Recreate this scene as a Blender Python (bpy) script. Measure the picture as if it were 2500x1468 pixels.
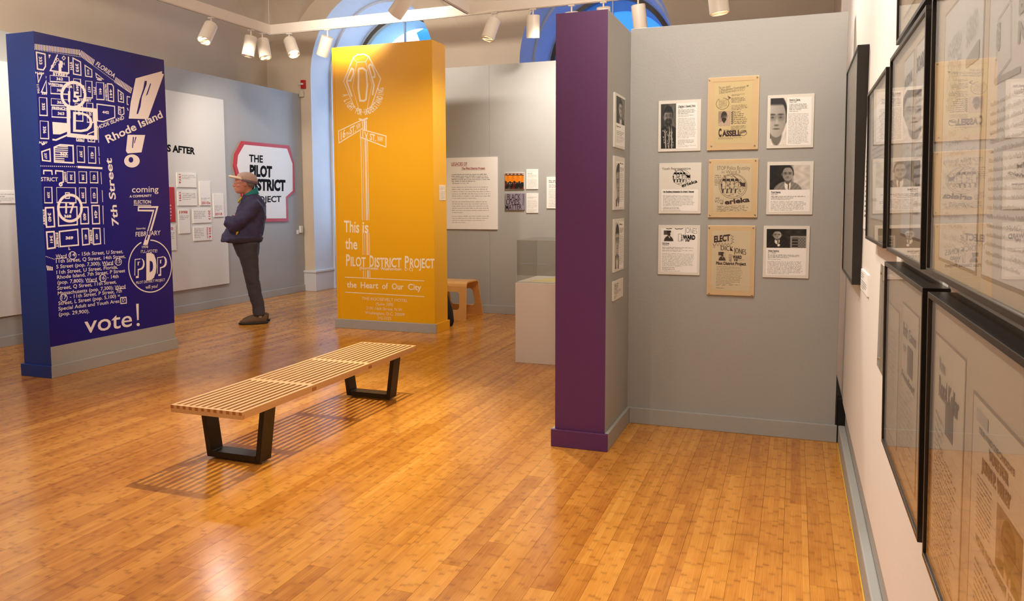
import bpy, math, random
import numpy as np
from mathutils import Vector, Matrix

for o in list(bpy.data.objects): bpy.data.objects.remove(o)
SC = bpy.context.scene
COL = SC.collection
random.seed(7)
W_, H_ = 2500, 1468

# ---------------------------------------------------------------- camera
CF, CCX, CCY, YAW, PITCH, ROLL, CH = 1912.5383, 1222.8901, 655.98419, -0.35904768, -0.08656022, -0.003882821, 1.45
_R = np.array([math.cos(YAW), -math.sin(YAW), 0.]); _F = np.array([math.sin(YAW), math.cos(YAW), 0.]); _U = np.array([0, 0, 1.])
_F2 = _F*math.cos(PITCH)+_U*math.sin(PITCH); _U2 = -_F*math.sin(PITCH)+_U*math.cos(PITCH)
_R3 = _R*math.cos(ROLL)+_U2*math.sin(ROLL); _U3 = -_R*math.sin(ROLL)+_U2*math.cos(ROLL)
def hit(u, v, ax, val):
    """point of the plane axis=val seen at photo pixel (u, v): turns measurements in the photograph into metres"""
    d = _F2+_R3*(u-CCX)/CF-_U3*(v-CCY)/CF
    o = np.array([0, 0, CH]); t = (val-o[ax])/d[ax]
    return Vector((o+t*d).tolist())
cam = bpy.data.cameras.new('camera'); co = bpy.data.objects.new('camera', cam); COL.objects.link(co)
M = Matrix.Identity(4)
for i in range(3):
    M[i][0] = _R3[i]; M[i][1] = _U3[i]; M[i][2] = -_F2[i]
M[2][3] = CH
co.matrix_world = M
cam.sensor_width = 36; cam.lens = CF/W_*36
cam.shift_x = (W_/2-CCX)/W_; cam.shift_y = (CCY-H_/2)/W_
cam.clip_start = 0.02
SC.camera = co

# ---------------------------------------------------------------- world, exposure
vs = SC.view_settings
vs.view_transform = 'Standard'; vs.look = 'None'; vs.exposure = 0.36; vs.gamma = 1.0; vs.use_curve_mapping = False
wd = bpy.data.worlds.new('daylight'); SC.world = wd; wd.use_nodes = True
bg = wd.node_tree.nodes['Background']; bg.inputs[0].default_value = (0.70, 0.83, 1.0, 1); bg.inputs[1].default_value = 4.4

WARM = (1.0, 0.90, 0.79)
def spot(name, loc, target, power, cone=45, blend=1.0, rad=.05, col=WARM, parent=None):
    l = bpy.data.lights.new(name, 'SPOT'); l.energy = power; l.spot_size = math.radians(cone); l.spot_blend = blend
    l.shadow_soft_size = rad; l.color = col
    o = bpy.data.objects.new(name, l); COL.objects.link(o)
    o.location = loc
    o.rotation_euler = (Vector(target)-Vector(loc)).to_track_quat('-Z', 'Y').to_euler()
    return o
# lamps of the ceiling track that hang outside the picture
for loc, tgt, p, c in [
    ((-2.80, 6.0, 3.55), (-2.95, 3.9, 0), 600, 64),      # throws the bench's slatted shadow
    ((-0.62, 2.3, 3.6), (-0.42, 5.0, 2.4), 250, 56),     # posters of the alcove
    ((-0.3, 3.2, 3.6), (-0.2, 5.0, 2.5), 50, 70),
    ((-0.8, 3.2, 3.5), (-0.6, 3.4, 0), 95, 80),         # floor in front of the alcove
    ((-1.8, 1.0, 3.5), (-1.2, 2.8, 0), 90, 70),
    ((-4.0, 3.2, 3.5), (-5.7, 5.4, 1.4), 270, 50),       # blue block
    ((-4.3, 5.2, 3.5), (-4.3, 7.7, 1.3), 150, 56),       # yellow block
    ((-2.2, 7.0, 3.5), (-3.66, 7.9, 1.8), 150, 50),
    ((-6.0, 4.6, 3.5), (-7.4, 6.8, 1.7), 240, 70),       # left display wall
    ((-5.4, 1.5, 3.4), (-8.0, 4.6, 3.9), 460, 90),       # washes the old wall above the display wall
    ((-4.6, 7.0, 3.5), (-5.0, 10.7, 3.8), 210, 100),
    ((-1.9, 4.2, 3.4), (-1.95, 6.6, .4), 60, 40),        # plinth
    ((-6.0, 7.6, 3.5), (-7.4, 9.4, 1.7), 140, 70),
    ((-2.2, 7.8, 3.5), (-2.6, 9.35, 2.4), 300, 74),      # far grey wall
    ((-1.1, 5.7, 3.5), (0.3, 3.6, 1.9), 170, 85),        # white wall with the frames
    ((-1.2, 2.6, 3.5), (0.3, 2.6, 1.6), 190, 100),
]:
    spot('track_lamp', loc, tgt, p, c)
# unseen point lights without fixtures, added under the vault as soft fill
for loc, p in [((-3.4, -0.6, 3.9), 75), ((-6.4, 4.8, 3.9), 45), ((-1.6, 7.0, 3.9), 60), ((-1.0, 1.6, 3.9), 40)]:
    l = bpy.data.lights.new('vault_fill', 'POINT'); l.energy = p; l.shadow_soft_size = .5; l.color = (1, .93, .86)
    o = bpy.data.objects.new('vault_fill', l); COL.objects.link(o); o.location = loc

# ---------------------------------------------------------------- materials
def srgb(r, g, b):
    f = lambda c: (c/255/12.92) if c/255 <= .04045 else ((c/255+.055)/1.055)**2.4
    return (f(r), f(g), f(b), 1)
MATS = {}
def mat(name, col, rough=.6, metal=0, spec=.5, bump=0, bscale=60, var=0, vscale=3, emit=None, coat=0, stretch=None):
    if name in MATS: return MATS[name]
    m = bpy.data.materials.new(name); m.use_nodes = True; nt = m.node_tree; b = nt.nodes['Principled BSDF']
    b.inputs['Base Color'].default_value = col; b.inputs['Roughness'].default_value = rough
    b.inputs['Metallic'].default_value = metal; b.inputs['Specular IOR Level'].default_value = spec
    b.inputs['Coat Weight'].default_value = coat
    if emit: b.inputs['Emission Color'].default_value = emit[0]; b.inputs['Emission Strength'].default_value = emit[1]
    tc = nt.nodes.new('ShaderNodeTexCoord'); src = tc.outputs['Object']
    if stretch:
        mp = nt.nodes.new('ShaderNodeMapping'); mp.inputs['Scale'].default_value = stretch; nt.links.new(src, mp.inputs[0]); src = mp.outputs[0]
    if var:
        n = nt.nodes.new('ShaderNodeTexNoise'); n.inputs['Scale'].default_value = vscale; n.inputs['Detail'].default_value = 4
        r = nt.nodes.new('ShaderNodeMapRange'); r.inputs[1].default_value = .3; r.inputs[2].default_value = .7
        r.inputs[3].default_value = 1-var; r.inputs[4].default_value = 1+var
        x = nt.nodes.new('ShaderNodeMix'); x.data_type = 'RGBA'; x.blend_type = 'MULTIPLY'; x.inputs[0].default_value = 1
        x.inputs[6].default_value = col
        nt.links.new(src, n.inputs[0]); nt.links.new(n.outputs[0], r.inputs[0]); nt.links.new(r.outputs[0], x.inputs[7])
        nt.links.new(x.outputs[2], b.inputs['Base Color'])
    if bump:
        n = nt.nodes.new('ShaderNodeTexNoise'); n.inputs['Scale'].default_value = bscale; n.inputs['Detail'].default_value = 3
        u = nt.nodes.new('ShaderNodeBump'); u.inputs['Strength'].default_value = bump; u.inputs['Distance'].default_value = .01
        nt.links.new(src, n.inputs[0]); nt.links.new(n.outputs[0], u.inputs['Height']); nt.links.new(u.outputs[0], b.inputs['Normal'])
    MATS[name] = m
    return m
GREY = mat('grey_wall_paint', srgb(163, 163, 159), .55, bump=.08, bscale=90, var=.02)
WHITE_WALL = mat('warm_white_wall_paint', srgb(226, 220, 212), .6, bump=.05, bscale=80)
PLASTER = mat('old_plaster_paint', srgb(208, 192, 170), .75, bump=.08, bscale=25, var=.05, vscale=1.2)
REVEAL = mat('window_reveal_paint', srgb(205, 212, 222), .7, bump=.05, bscale=25, var=.03)
BLUE_SIDE = mat('blue_paint', srgb(34, 64, 150), .45, bump=.06, bscale=70)
BLUE_FACE = mat('blue_vinyl', srgb(14, 13, 120), .3, bump=.02, bscale=40)
YELLOW = mat('yellow_vinyl', srgb(234, 170, 8), .35, bump=.03, bscale=50)
YELLOW_P = mat('yellow_paint', srgb(242, 178, 14), .45, bump=.04, bscale=70)
PURPLE = mat('purple_paint', srgb(90, 43, 94), .5, bump=.05, bscale=45, stretch=(1, 1, 6))
PRINTW = mat('white_print', srgb(244, 234, 232), .45)
PRINTY = mat('cream_print', srgb(246, 228, 196), .45)
INK = mat('black_ink', srgb(16, 15, 15), .8, spec=.1)
INKG = mat('grey_ink', srgb(138, 136, 134), .7)
INKB = mat('blue_black_ink', srgb(36, 36, 76), .6)
RED = mat('red_ink', srgb(184, 32, 26), .5)
DRED = mat('dark_red_ink', srgb(150, 24, 34), .5)
BROWNINK = mat('purple_brown_ink', srgb(66, 44, 56), .6)
BOARD = mat('white_foam_board', srgb(234, 232, 226), .5)
BOARDG = mat('off_white_board', srgb(222, 218, 208), .55)
CREAM = mat('cream_mount_board', srgb(244, 214, 172), .5)
PAPERY = mat('aged_yellow_paper', srgb(240, 220, 172), .6, var=.05, vscale=6)
PAPERC = mat('aged_cream_paper', srgb(238, 222, 194), .6, var=.04, vscale=8)
PAPERW = mat('white_paper', srgb(240, 238, 234), .6)
MATB = mat('beige_mat_board', srgb(226, 206, 176), .7, var=.02)
BLACKF = mat('black_frame_lacquer', srgb(34, 30, 26), .32, bump=.03, bscale=120)
STEEL = mat('steel_screw', srgb(190, 188, 182), .3, 1)
TRACKW = mat('white_track_enamel', srgb(232, 222, 208), .5)
DARK = mat('dark_slot', srgb(40, 34, 30), .6)
LAMPW = mat('white_lamp_enamel', srgb(236, 226, 210), .4)
LENS = mat('lit_lamp_lens', (1, .9, .75, 1), .3, emit=((1, .86, .66, 1), 60))
LENSD = mat('lamp_reflector', (1, .9, .75, 1), .3, emit=((1, .86, .66, 1), 9))
def glass_mat(name, tint=(1, 1, 1, 1), ior=1.5, rough=0.0):
    m = bpy.data.materials.new(name); m.use_nodes = True; nt = m.node_tree; nt.nodes.remove(nt.nodes['Principled BSDF'])
    out = nt.nodes['Material Output']; t = nt.nodes.new('ShaderNodeBsdfTransparent'); t.inputs[0].default_value = tint
    g = nt.nodes.new('ShaderNodeBsdfGlossy'); g.inputs['Roughness'].default_value = rough
    f = nt.nodes.new('ShaderNodeFresnel'); gg = nt.nodes.new('ShaderNodeNewGeometry'); mr = nt.nodes.new('ShaderNodeMapRange')
    mr.inputs[3].default_value = ior; mr.inputs[4].default_value = 1/ior
    nt.links.new(gg.outputs['Backfacing'], mr.inputs[0]); nt.links.new(mr.outputs[0], f.inputs[0])
    x = nt.nodes.new('ShaderNodeMixShader')
    nt.links.new(f.outputs[0], x.inputs[0]); nt.links.new(t.outputs[0], x.inputs[1]); nt.links.new(g.outputs[0], x.inputs[2]); nt.links.new(x.outputs[0], out.inputs[0])
    MATS[name] = m
    return m
GLASS = glass_mat('picture_glass')
ACRYL = glass_mat('clear_acrylic', (.93, .93, .91, 1), 1.42)
WGLASS = glass_mat('window_glass', (.80, .92, 1, 1))

# wood with grain along local/world Y
def wood(name, c1, c2, rough=.4, stretch=(30, 1.2, 30)):
    m = mat(name, c1, rough); nt = m.node_tree; b = nt.nodes['Principled BSDF']
    tc = nt.nodes.new('ShaderNodeTexCoord'); mp = nt.nodes.new('ShaderNodeMapping'); mp.inputs['Scale'].default_value = stretch
    n = nt.nodes.new('ShaderNodeTexNoise'); n.inputs['Scale'].default_value = 3; n.inputs['Detail'].default_value = 5
    x = nt.nodes.new('ShaderNodeMix'); x.data_type = 'RGBA'; x.inputs[6].default_value = c1; x.inputs[7].default_value = c2
    nt.links.new(tc.outputs['Object'], mp.inputs[0]); nt.links.new(mp.outputs[0], n.inputs[0]); nt.links.new(n.outputs[0], x.inputs[0]); nt.links.new(x.outputs[2], b.inputs['Base Color'])
    return m
MAPLE = wood('pale_maple', srgb(226, 184, 128), srgb(206, 156, 98), .38)
MAPLE_END = wood('maple_end_grain', srgb(186, 122, 66), srgb(160, 98, 50), .5, (20, 20, 20))
PLY = wood('bent_birch_plywood', srgb(234, 184, 116), srgb(212, 156, 88), .35, (1.5, 20, 1.5))
EBONY = mat('ebonised_wood', srgb(14, 12, 11), .4, bump=.03, bscale=80)

# bamboo floor
PW, PL, PX0 = .0985, 1.077, -.109
def plank_off(i): return ((i*.2355+.38) % 1.0)*PL
def bamboo():
    m = bpy.data.materials.new('bamboo_floor'); m.use_nodes = True; nt = m.node_tree; N = nt.nodes.new; L = nt.links.new
    b = nt.nodes['Principled BSDF']
    def ma(op, a, c=None, d=None):
        n = N('ShaderNodeMath'); n.operation = op
        for k, v in enumerate((a, c, d)):
            if v is None: continue
            if isinstance(v, (int, float)): n.inputs[k].default_value = v
            else: L(v, n.inputs[k])
        return n.outputs[0]
    geo = N('ShaderNodeNewGeometry'); sp = N('ShaderNodeSeparateXYZ'); L(geo.outputs['Position'], sp.inputs[0]); X, Y = sp.outputs[0], sp.outputs[1]
    u = ma('DIVIDE', ma('SUBTRACT', X, PX0), PW); ci = ma('FLOOR', u)
    off = ma('MULTIPLY', ma('FRACT', ma('ADD', ma('MULTIPLY', ci, .2355), 40.38)), PL)
    rj = ma('FLOOR', ma('DIVIDE', ma('SUBTRACT', Y, off), PL))
    st = ma('FLOOR', ma('MULTIPLY', u, 4.0))
    def wn(a, c, k):
        cb = N('ShaderNodeCombineXYZ'); L(a, cb.inputs[0]); L(c, cb.inputs[1]); cb.inputs[2].default_value = k
        w = N('ShaderNodeTexWhiteNoise'); w.noise_dimensions = '3D'; L(cb.outputs[0], w.inputs['Vector']); return w.outputs['Value']
    tp = wn(ci, rj, 1.3); ts = wn(st, rj, 5.7)
    # bamboo knuckles: short dark bars across each strip
    ph = ma('ADD', ma('DIVIDE', Y, .155), ma('MULTIPLY', wn(st, rj, 9.1), 7.3))
    cell = ma('FLOOR', ph); fr = ma('FRACT', ph)
    jit = ma('MULTIPLY', wn(st, cell, 2.2), .6)
    wob = N('ShaderNodeTexNoise'); wob.inputs['Scale'].default_value = 90; L(geo.outputs['Position'], wob.inputs[0])
    dist = ma('ABSOLUTE', ma('SUBTRACT', ma('ADD', fr, ma('MULTIPLY', ma('SUBTRACT', wob.outputs[0], .5), .14)), ma('ADD', jit, .2)))
    knob = ma('SMOOTH_MIN', ma('MAXIMUM', ma('SUBTRACT', 1, ma('DIVIDE', dist, .075)), 0), 1, .1)
    halo = ma('MAXIMUM', ma('SUBTRACT', 1, ma('DIVIDE', dist, .16)), 0)
    knob = ma('MULTIPLY', knob, ma('ADD', ma('MULTIPLY', wn(st, cell, 4.4), .8), .15))
    mp = N('ShaderNodeMapping'); mp.inputs['Scale'].default_value = (260, 5, 1); L(geo.outputs['Position'], mp.inputs[0])
    gr = N('ShaderNodeTexNoise'); gr.inputs['Scale'].default_value = 1; gr.inputs['Detail'].default_value = 4; L(mp.outputs[0], gr.inputs[0])
    cl = N('ShaderNodeTexNoise'); cl.inputs['Scale'].default_value = 9; L(geo.outputs['Position'], cl.inputs[0])
    t = ma('ADD', ma('MULTIPLY', tp, .22), ma('MULTIPLY', ts, .17))
    t = ma('ADD', t, ma('MULTIPLY', gr.outputs[0], .46)); t = ma('ADD', t, ma('MULTIPLY', cl.outputs[0], .22))
    cr = N('ShaderNodeValToRGB'); e = cr.color_ramp.elements
    e[0].position = .25; e[0].color = srgb(158, 92, 26); e[1].position = 1.0; e[1].color = srgb(230, 174, 86)
    k = e.new(.6); k.color = srgb(204, 138, 54)
    L(t, cr.inputs[0])
    dk = ma('ADD', ma('MULTIPLY', knob, .36), ma('MULTIPLY', halo, .14))
    mx = N('ShaderNodeMix'); mx.data_type = 'RGBA'; L(dk, mx.inputs[0]); L(cr.outputs[0], mx.inputs[6]); mx.inputs[7].default_value = srgb(98, 46, 12)
    L(mx.outputs[2], b.inputs['Base Color'])
    ro = ma('ADD', ma('MULTIPLY', cl.outputs[0], .08), .15); L(ro, b.inputs['Roughness'])
    b.inputs['Specular IOR Level'].default_value = .5
    bp = N('ShaderNodeBump'); bp.inputs['Strength'].default_value = .04; bp.inputs['Distance'].default_value = .004; L(gr.outputs[0], bp.inputs['Height']); L(bp.outputs[0], b.inputs['Normal'])
    return m
BAMBOO = bamboo()

# ---------------------------------------------------------------- object helpers
def tag(o, label=None, cat=None, group=None, kind=None):
    if label: o['label'] = label
    if cat: o['category'] = cat
    if group: o['group'] = group
    if kind: o['kind'] = kind
    return o
def thing(name, loc, label, cat, group=None):
    o = bpy.data.objects.new(name, None); o.location = loc; o.empty_display_size = .1; COL.objects.link(o)
    return tag(o, label, cat, group)
def wloc(p):
    v = Vector((0, 0, 0))
    while p is not None: v += p.location; p = p.parent
    return v
class MB:
    def __init__(s): s.v = []; s.f = []; s.mi = []; s.mats = []; s.d = 0
    def _m(s, m):
        if m not in s.mats: s.mats.append(m)
        return s.mats.index(m)
    def face(s, pts, m=None):
        n = len(s.v); s.v += [tuple(p) for p in pts]; s.f.append(tuple(range(n, n+len(pts)))); s.mi.append(s._m(m))
    def box(s, a, b, m=None, skip=()):
        n = len(s.v); x0, y0, z0 = a; x1, y1, z1 = b
        s.v += [(x0, y0, z0), (x1, y0, z0), (x1, y1, z0), (x0, y1, z0), (x0, y0, z1), (x1, y0, z1), (x1, y1, z1), (x0, y1, z1)]
        for k, f in enumerate([(0, 3, 2, 1), (4, 5, 6, 7), (0, 1, 5, 4), (1, 2, 6, 5), (2, 3, 7, 6), (3, 0, 4, 7)]):
            s.f.append(tuple(n+i for i in f)); s.mi.append(s._m(m))
    def hexa(s, p, m=None):   # 8 points: bottom 4 ccw, top 4
        n = len(s.v); s.v += [tuple(q) for q in p]
        for f in [(0, 3, 2, 1), (4, 5, 6, 7), (0, 1, 5, 4), (1, 2, 6, 5), (2, 3, 7, 6), (3, 0, 4, 7)]:
            s.f.append(tuple(n+i for i in f)); s.mi.append(s._m(m))
    def tube(s, pts, rad, seg=12, m=None, cap=True):
        """pts: list of points, rad: radius or (ra, rb) per point, rb along the side axis"""
        pts = [Vector(p) for p in pts]; rings = []
        side0 = None
        for i, p in enumerate(pts):
            t = (pts[min(i+1, len(pts)-1)]-pts[max(i-1, 0)]).normalized()
            if side0 is None:
                side0 = Vector((0, 1, 0)) if abs(t.y) < .8 else Vector((1, 0, 0))
            sd = (side0-t*side0.dot(t)).normalized(); side0 = sd; up = t.cross(sd)
            r = rad[i] if isinstance(rad, (list, tuple)) else rad
            ra, rb = r if isinstance(r, tuple) else (r, r)
            n = len(s.v); rings.append(n)
            for k in range(seg):
                a = 2*math.pi*k/seg; s.v.append(tuple(p+up*(ra*math.cos(a))+sd*(rb*math.sin(a))))
        for a, b in zip(rings, rings[1:]):
            for k in range(seg):
                s.f.append((a+k, a+(k+1) % seg, b+(k+1) % seg, b+k)); s.mi.append(s._m(m))
        if cap:
            s.f.append(tuple(rings[0]+k for k in reversed(range(seg)))); s.mi.append(s._m(m))
            s.f.append(tuple(rings[-1]+k for k in range(seg))); s.mi.append(s._m(m))
    def ell(s, c, r, m=None, nu=14, nv=9, zmin=-1):
        n = len(s.v); c = Vector(c)
        a0 = math.asin(max(-1, zmin))
        for j in range(nv+1):
            ph = a0+(math.pi/2-a0)*j/nv
            for k in range(nu):
                th = 2*math.pi*k/nu
                s.v.append((c.x+r[0]*math.cos(ph)*math.cos(th), c.y+r[1]*math.cos(ph)*math.sin(th), c.z+r[2]*math.sin(ph)))
        for j in range(nv):
            for k in range(nu):
                s.f.append((n+j*nu+k, n+j*nu+(k+1) % nu, n+(j+1)*nu+(k+1) % nu, n+(j+1)*nu+k)); s.mi.append(s._m(m))
        if zmin > -1: s.f.append(tuple(n+k for k in reversed(range(nu)))); s.mi.append(s._m(m))
    def build(s, name, m=None, parent=None, smooth=False, bevel=0, xf=None):
        me = bpy.data.meshes.new(name)
        off = wloc(parent)
        vv = [Vector(p) for p in s.v]
        if xf: vv = [xf(p) for p in vv]
        me.from_pydata([tuple(p-off) for p in vv], [], s.f)
        ms = [m if q is None else q for q in s.mats]
        for q in ms: me.materials.append(q)
        if len(ms) > 1:
            for p, i in zip(me.polygons, s.mi): p.material_index = i
        if smooth:
            for p in me.polygons: p.use_smooth = True
        me.update()
        o = bpy.data.objects.new(name, me); COL.objects.link(o)
        if parent: o.parent = parent
        if bevel:
            b = o.modifiers.new('bevel', 'BEVEL'); b.width = bevel; b.segments = 2; b.limit_method = 'ANGLE'
        return o
def boxo(name, a, b, m, parent=None, bevel=0):
    q = MB(); q.box(a, b); return q.build(name, m, parent, bevel=bevel)
def struct(o, label=None): return tag(o, label, kind='structure')

# ---- flat print: everything is mapped through the real plane it lies on
CAPH = None
_tc = {}
def text_mesh(st, bold=0):
    global CAPH
    k = (st, bold)
    if k in _tc: return _tc[k]
    cu = bpy.data.curves.new('t', 'FONT'); cu.body = st; cu.offset = bold; cu.resolution_u = 3; cu.size = 1; cu.fill_mode = 'FRONT'
    ob = bpy.data.objects.new('t', cu); COL.objects.link(ob)
    me = bpy.data.meshes.new_from_object(ob)
    V = np.zeros(len(me.vertices)*3); me.vertices.foreach_get('co', V); V = V.reshape(-1, 3)[:, :2]
    F = [tuple(p.vertices) for p in me.polygons]
    bpy.data.objects.remove(ob); bpy.data.curves.remove(cu); bpy.data.meshes.remove(me)
    _tc[k] = (V, F)
    return _tc[k]
CAPH = text_mesh('H')[0][:, 1].max()
class Art:
    """flat print lying on a plane: axis, value; nrm = direction it faces; T = crop (scale, x0, y0) of the photo it is measured in"""
    def __init__(s, ax, val, nrm, T=(1, 0, 0), fn=None):
        s.ax, s.val, s.n, s.T, s.fn = ax, val, Vector(nrm), T, fn; s.mb = MB(); s.fz = MB(); s.k = 0; s.base = .0006
    def P(s, x, y):
        if s.fn: return s.fn(x, y)
        return hit(s.T[1]+x/s.T[0], s.T[2]+y/s.T[0], s.ax, s.val)
    def off(s): s.k += 1; return s.n*(s.base+s.k*5e-6)
    def layer(s, d=.0003): s.base += d
    def wpoly(s, pts, m):
        o = s.off(); s.mb.face([p+o for p in pts], m)
    def poly(s, pts, m): s.wpoly([s.P(*p) for p in pts], m)
    def stroke(s, pts, w, m, closed=False):
        q = [s.P(*p) for p in pts]; r = [q[0]]
        for p in q[1:]:
            if (p-r[-1]).length > 1e-5: r.append(p)
        q = r
        if len(q) < 2: return
        closed = closed or (len(q) > 3 and (q[0]-q[-1]).length < 1e-4)
        if closed and (q[0]-q[-1]).length < 1e-4: q = q[:-1]
        N = len(q); o = s.off(); L = []
        for i in range(N):
            a = q[i-1] if (i or closed) else None; b = q[(i+1) % N] if (i < N-1 or closed) else None
            d0 = (q[i]-a).normalized() if a is not None else (b-q[i]).normalized(); d1 = (b-q[i]).normalized() if b is not None else d0
            n0 = d0.cross(s.n); n1 = d1.cross(s.n); mt = n0+n1
            mt = n0 if mt.length < .05 else mt.normalized(); k = min(2.2, 1/max(.3, mt.dot(n0)))
            e = Vector((0, 0, 0))
            if not closed and i == 0: e = -d0*(w*.4)
            if not closed and i == N-1: e = d0*(w*.4)
            L.append((q[i]+mt*(w/2*k)+o+e, q[i]-mt*(w/2*k)+o+e))
        n = len(s.mb.v); mi = s.mb._m(m)
        for a, b in L: s.mb.v += [tuple(a), tuple(b)]
        for i in range(N if closed else N-1):
            j = (i+1) % N; s.mb.f.append((n+2*i, n+2*i+1, n+2*j+1, n+2*j)); s.mb.mi.append(mi)
    def ring(s, cx, cy, rx, ry, w, m, n=40, a0=0, a1=360, tilt=0):
        t = math.radians(tilt); pts = []
        for i in range(n+1):
            a = math.radians(a0+(a1-a0)*i/n); x, y = rx*math.cos(a), ry*math.sin(a)
            pts.append((cx+x*math.cos(t)-y*math.sin(t), cy+x*math.sin(t)+y*math.cos(t)))
        s.stroke(pts, w, m)
    def disc(s, cx, cy, rx, ry, m, n=24):
        s.poly([(cx+rx*math.cos(2*math.pi*i/n), cy+ry*math.sin(2*math.pi*i/n)) for i in range(n)], m)
    def text(s, st, x0, y0, x1, y1, h, m, mode='h', bold=.015):
        V, F = text_mesh(st, bold)
        if not len(V): return
        bl, br = s.P(x0, y0), s.P(x1, y1)
        tl = {'h': lambda: s.P(x0, y0-h), 'd': lambda: s.P(x0+h, y0), 'u': lambda: s.P(x0-h, y0),
              'r': lambda: s.P(x0+(y1-y0)/math.hypot(x1-x0, y1-y0)*h, y0-(x1-x0)/math.hypot(x1-x0, y1-y0)*h)}[mode]()
        a = V[:, 0].min(); b = V[:, 0].max(); U = (br-bl)/(b-a); Vv = (tl-bl)/CAPH; o = s.off()
        n = len(s.mb.v)
        for x, y in V: s.mb.v.append(tuple(bl+U*(x-a)+Vv*y+o))
        i = s.mb._m(m)
        for f in F: s.mb.f.append(tuple(n+q for q in f)); s.mb.mi.append(i)
    def arc_text(s, st, cx, cy, rx, ry, a0, a1, h, m, bold=.01):
        L = len(st)
        for i, c in enumerate(st):
            if c == ' ': continue
            V = text_mesh(c, bold)[0]; nw = min(1.15, (V[:, 0].max()-V[:, 0].min())/.55)
            a = math.radians(a0+(a1-a0)*(i+.5)/L); da = math.radians((a1-a0)/L*.38*nw)
            p0 = (cx+rx*math.cos(a-da), cy+ry*math.sin(a-da)); p1 = (cx+rx*math.cos(a+da), cy+ry*math.sin(a+da))
            s.text(c, p0[0], p0[1], p1[0], p1[1], h, m, 'r', bold)
    def fuzz(s, tl, tr, bl, n, m, fill=.5, ragged=.12, last=.6, seed=0, lw=.9, cpl=46):
        """lines of small type too small to read: rows of letter-sized marks"""
        r = random.Random(seed+int(tl[0]*7+tl[1]*13)); A, B, D = s.P(*tl), s.P(*tr), s.P(*bl)
        U = B-A; Vd = (D-A)/n; o = s.off(); mb = s.fz; i = mb._m(m)
        for k in range(n):
            end = (1-r.random()*ragged) if k < n-1 else last; x = 0; cw = 1/cpl
            while x < end:
                wl = r.randint(2, 9)
                for q in range(wl):
                    if x > end: break
                    hh = fill*r.choice((.62, .62, .62, 1.0)); p = A+U*x+Vd*(k+.85); u = U*(cw*.72*lw); v = -Vd*hh
                    n0 = len(mb.v); mb.v += [tuple(p+o), tuple(p+u+o), tuple(p+u+v+o), tuple(p+v+o)]
                    mb.f.append((n0, n0+1, n0+2, n0+3)); mb.mi.append(i); x += cw
                x += cw
    def scribble(s, tl, tr, bl, n, w, m, seed=0, amp=.35):
        r = random.Random(seed); 
        for k in range(n):
            pts = []; x = 0; end = .75+.25*r.random()
            while x < end:
                f = (k+.5)/n+r.uniform(-amp, amp)/n
                pts.append((tl[0]+(tr[0]-tl[0])*x+(bl[0]-tl[0])*f, tl[1]+(tr[1]-tl[1])*x+(bl[1]-tl[1])*f)); x += r.uniform(.008, .022)
                if r.random() < .13 and len(pts) > 1: s.stroke(pts, w, m); pts = []; x += .02
            if len(pts) > 1: s.stroke(pts, w, m)
    def build(s, name, parent, label=None):
        if s.fz.f: tag(s.fz.build('small_type', None, parent), kind='stuff')
        if s.mb.f: return tag(s.mb.build(name, None, parent), label)
    def photo(s, tl, tr, br, bl, fn, nx, ny, parent, name='photograph', label=None):
        A, B, Cc, D = [s.P(*p) for p in (tl, tr, br, bl)]; o = s.n*(s.base+.0002)-wloc(parent)
        u, v = np.meshgrid(np.linspace(0, 1, nx), np.linspace(0, 1, ny))
        A, B, Cc, D = [np.array(p) for p in (A, B, Cc, D)]
        P = ((1-v)*(1-u))[..., None]*A+((1-v)*u)[..., None]*B+(v*u)[..., None]*Cc+(v*(1-u))[..., None]*D+np.array(o)
        idx = np.arange(nx*ny).reshape(ny, nx)
        F = np.stack([idx[1:, :-1], idx[1:, 1:], idx[:-1, 1:], idx[:-1, :-1]], -1).reshape(-1, 4)
        me = bpy.data.meshes.new(name); me.from_pydata(P.reshape(-1, 3).tolist(), [], F.tolist())
        c = np.clip(fn(u, v), 0, 1)
        if c.ndim == 2: c = np.repeat(c[..., None], 3, -1)*np.array([1, .97, .92])
        c = c**2.2; rgba = np.concatenate([c, np.ones(c.shape[:2]+(1,))], -1).astype(np.float32)
        at = me.color_attributes.new('tone', 'FLOAT_COLOR', 'POINT'); at.data.foreach_set('color', rgba.reshape(-1))
        me.materials.append(PHOTO); ob = bpy.data.objects.new(name, me); COL.objects.link(ob); ob.parent = parent
        return tag(ob, label)
PHOTO = mat('photographic_print', (1, 1, 1, 1), .45)
_a = PHOTO.node_tree.nodes.new('ShaderNodeAttribute'); _a.attribute_name = 'tone'
PHOTO.node_tree.links.new(_a.outputs['Color'], PHOTO.node_tree.nodes['Principled BSDF'].inputs['Base Color'])

# ================================================================ the setting
XL, XR, YB, YN = -8.06, .38, 10.75, -4.0
fl = boxo('floor', (XL-.2, YN-.1, -.05), (XR+.2, 12.4, -.012), mat('subfloor', srgb(50, 28, 12), .9))
struct(fl)
def plank_geo(mb, x0, x1, y0, y1):
    g = .0005; a = (x0+g, y0+g); b = (x1-g, y1-g); n = len(mb.v)
    mb.v += [(a[0], a[1], -.012), (b[0], a[1], -.012), (b[0], b[1], -.012), (a[0], b[1], -.012), (a[0], a[1], 0), (b[0], a[1], 0), (b[0], b[1], 0), (a[0], b[1], 0)]
    for f in [(4, 5, 6, 7)]+[(i, (i+1) % 4, (i+1) % 4+4, i+4) for i in range(4)]:
        mb.f.append(tuple(n+q for q in f)); mb.mi.append(mb._m(None))
pl = []
def infront(x, y):
    d = np.array([x, y, -CH]); z = d@_F2
    if z < .5: return None
    u = CCX+CF*(d@_R3)/z; v = CCY-CF*(d@_U3)/z
    return (u, v, z)
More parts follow.
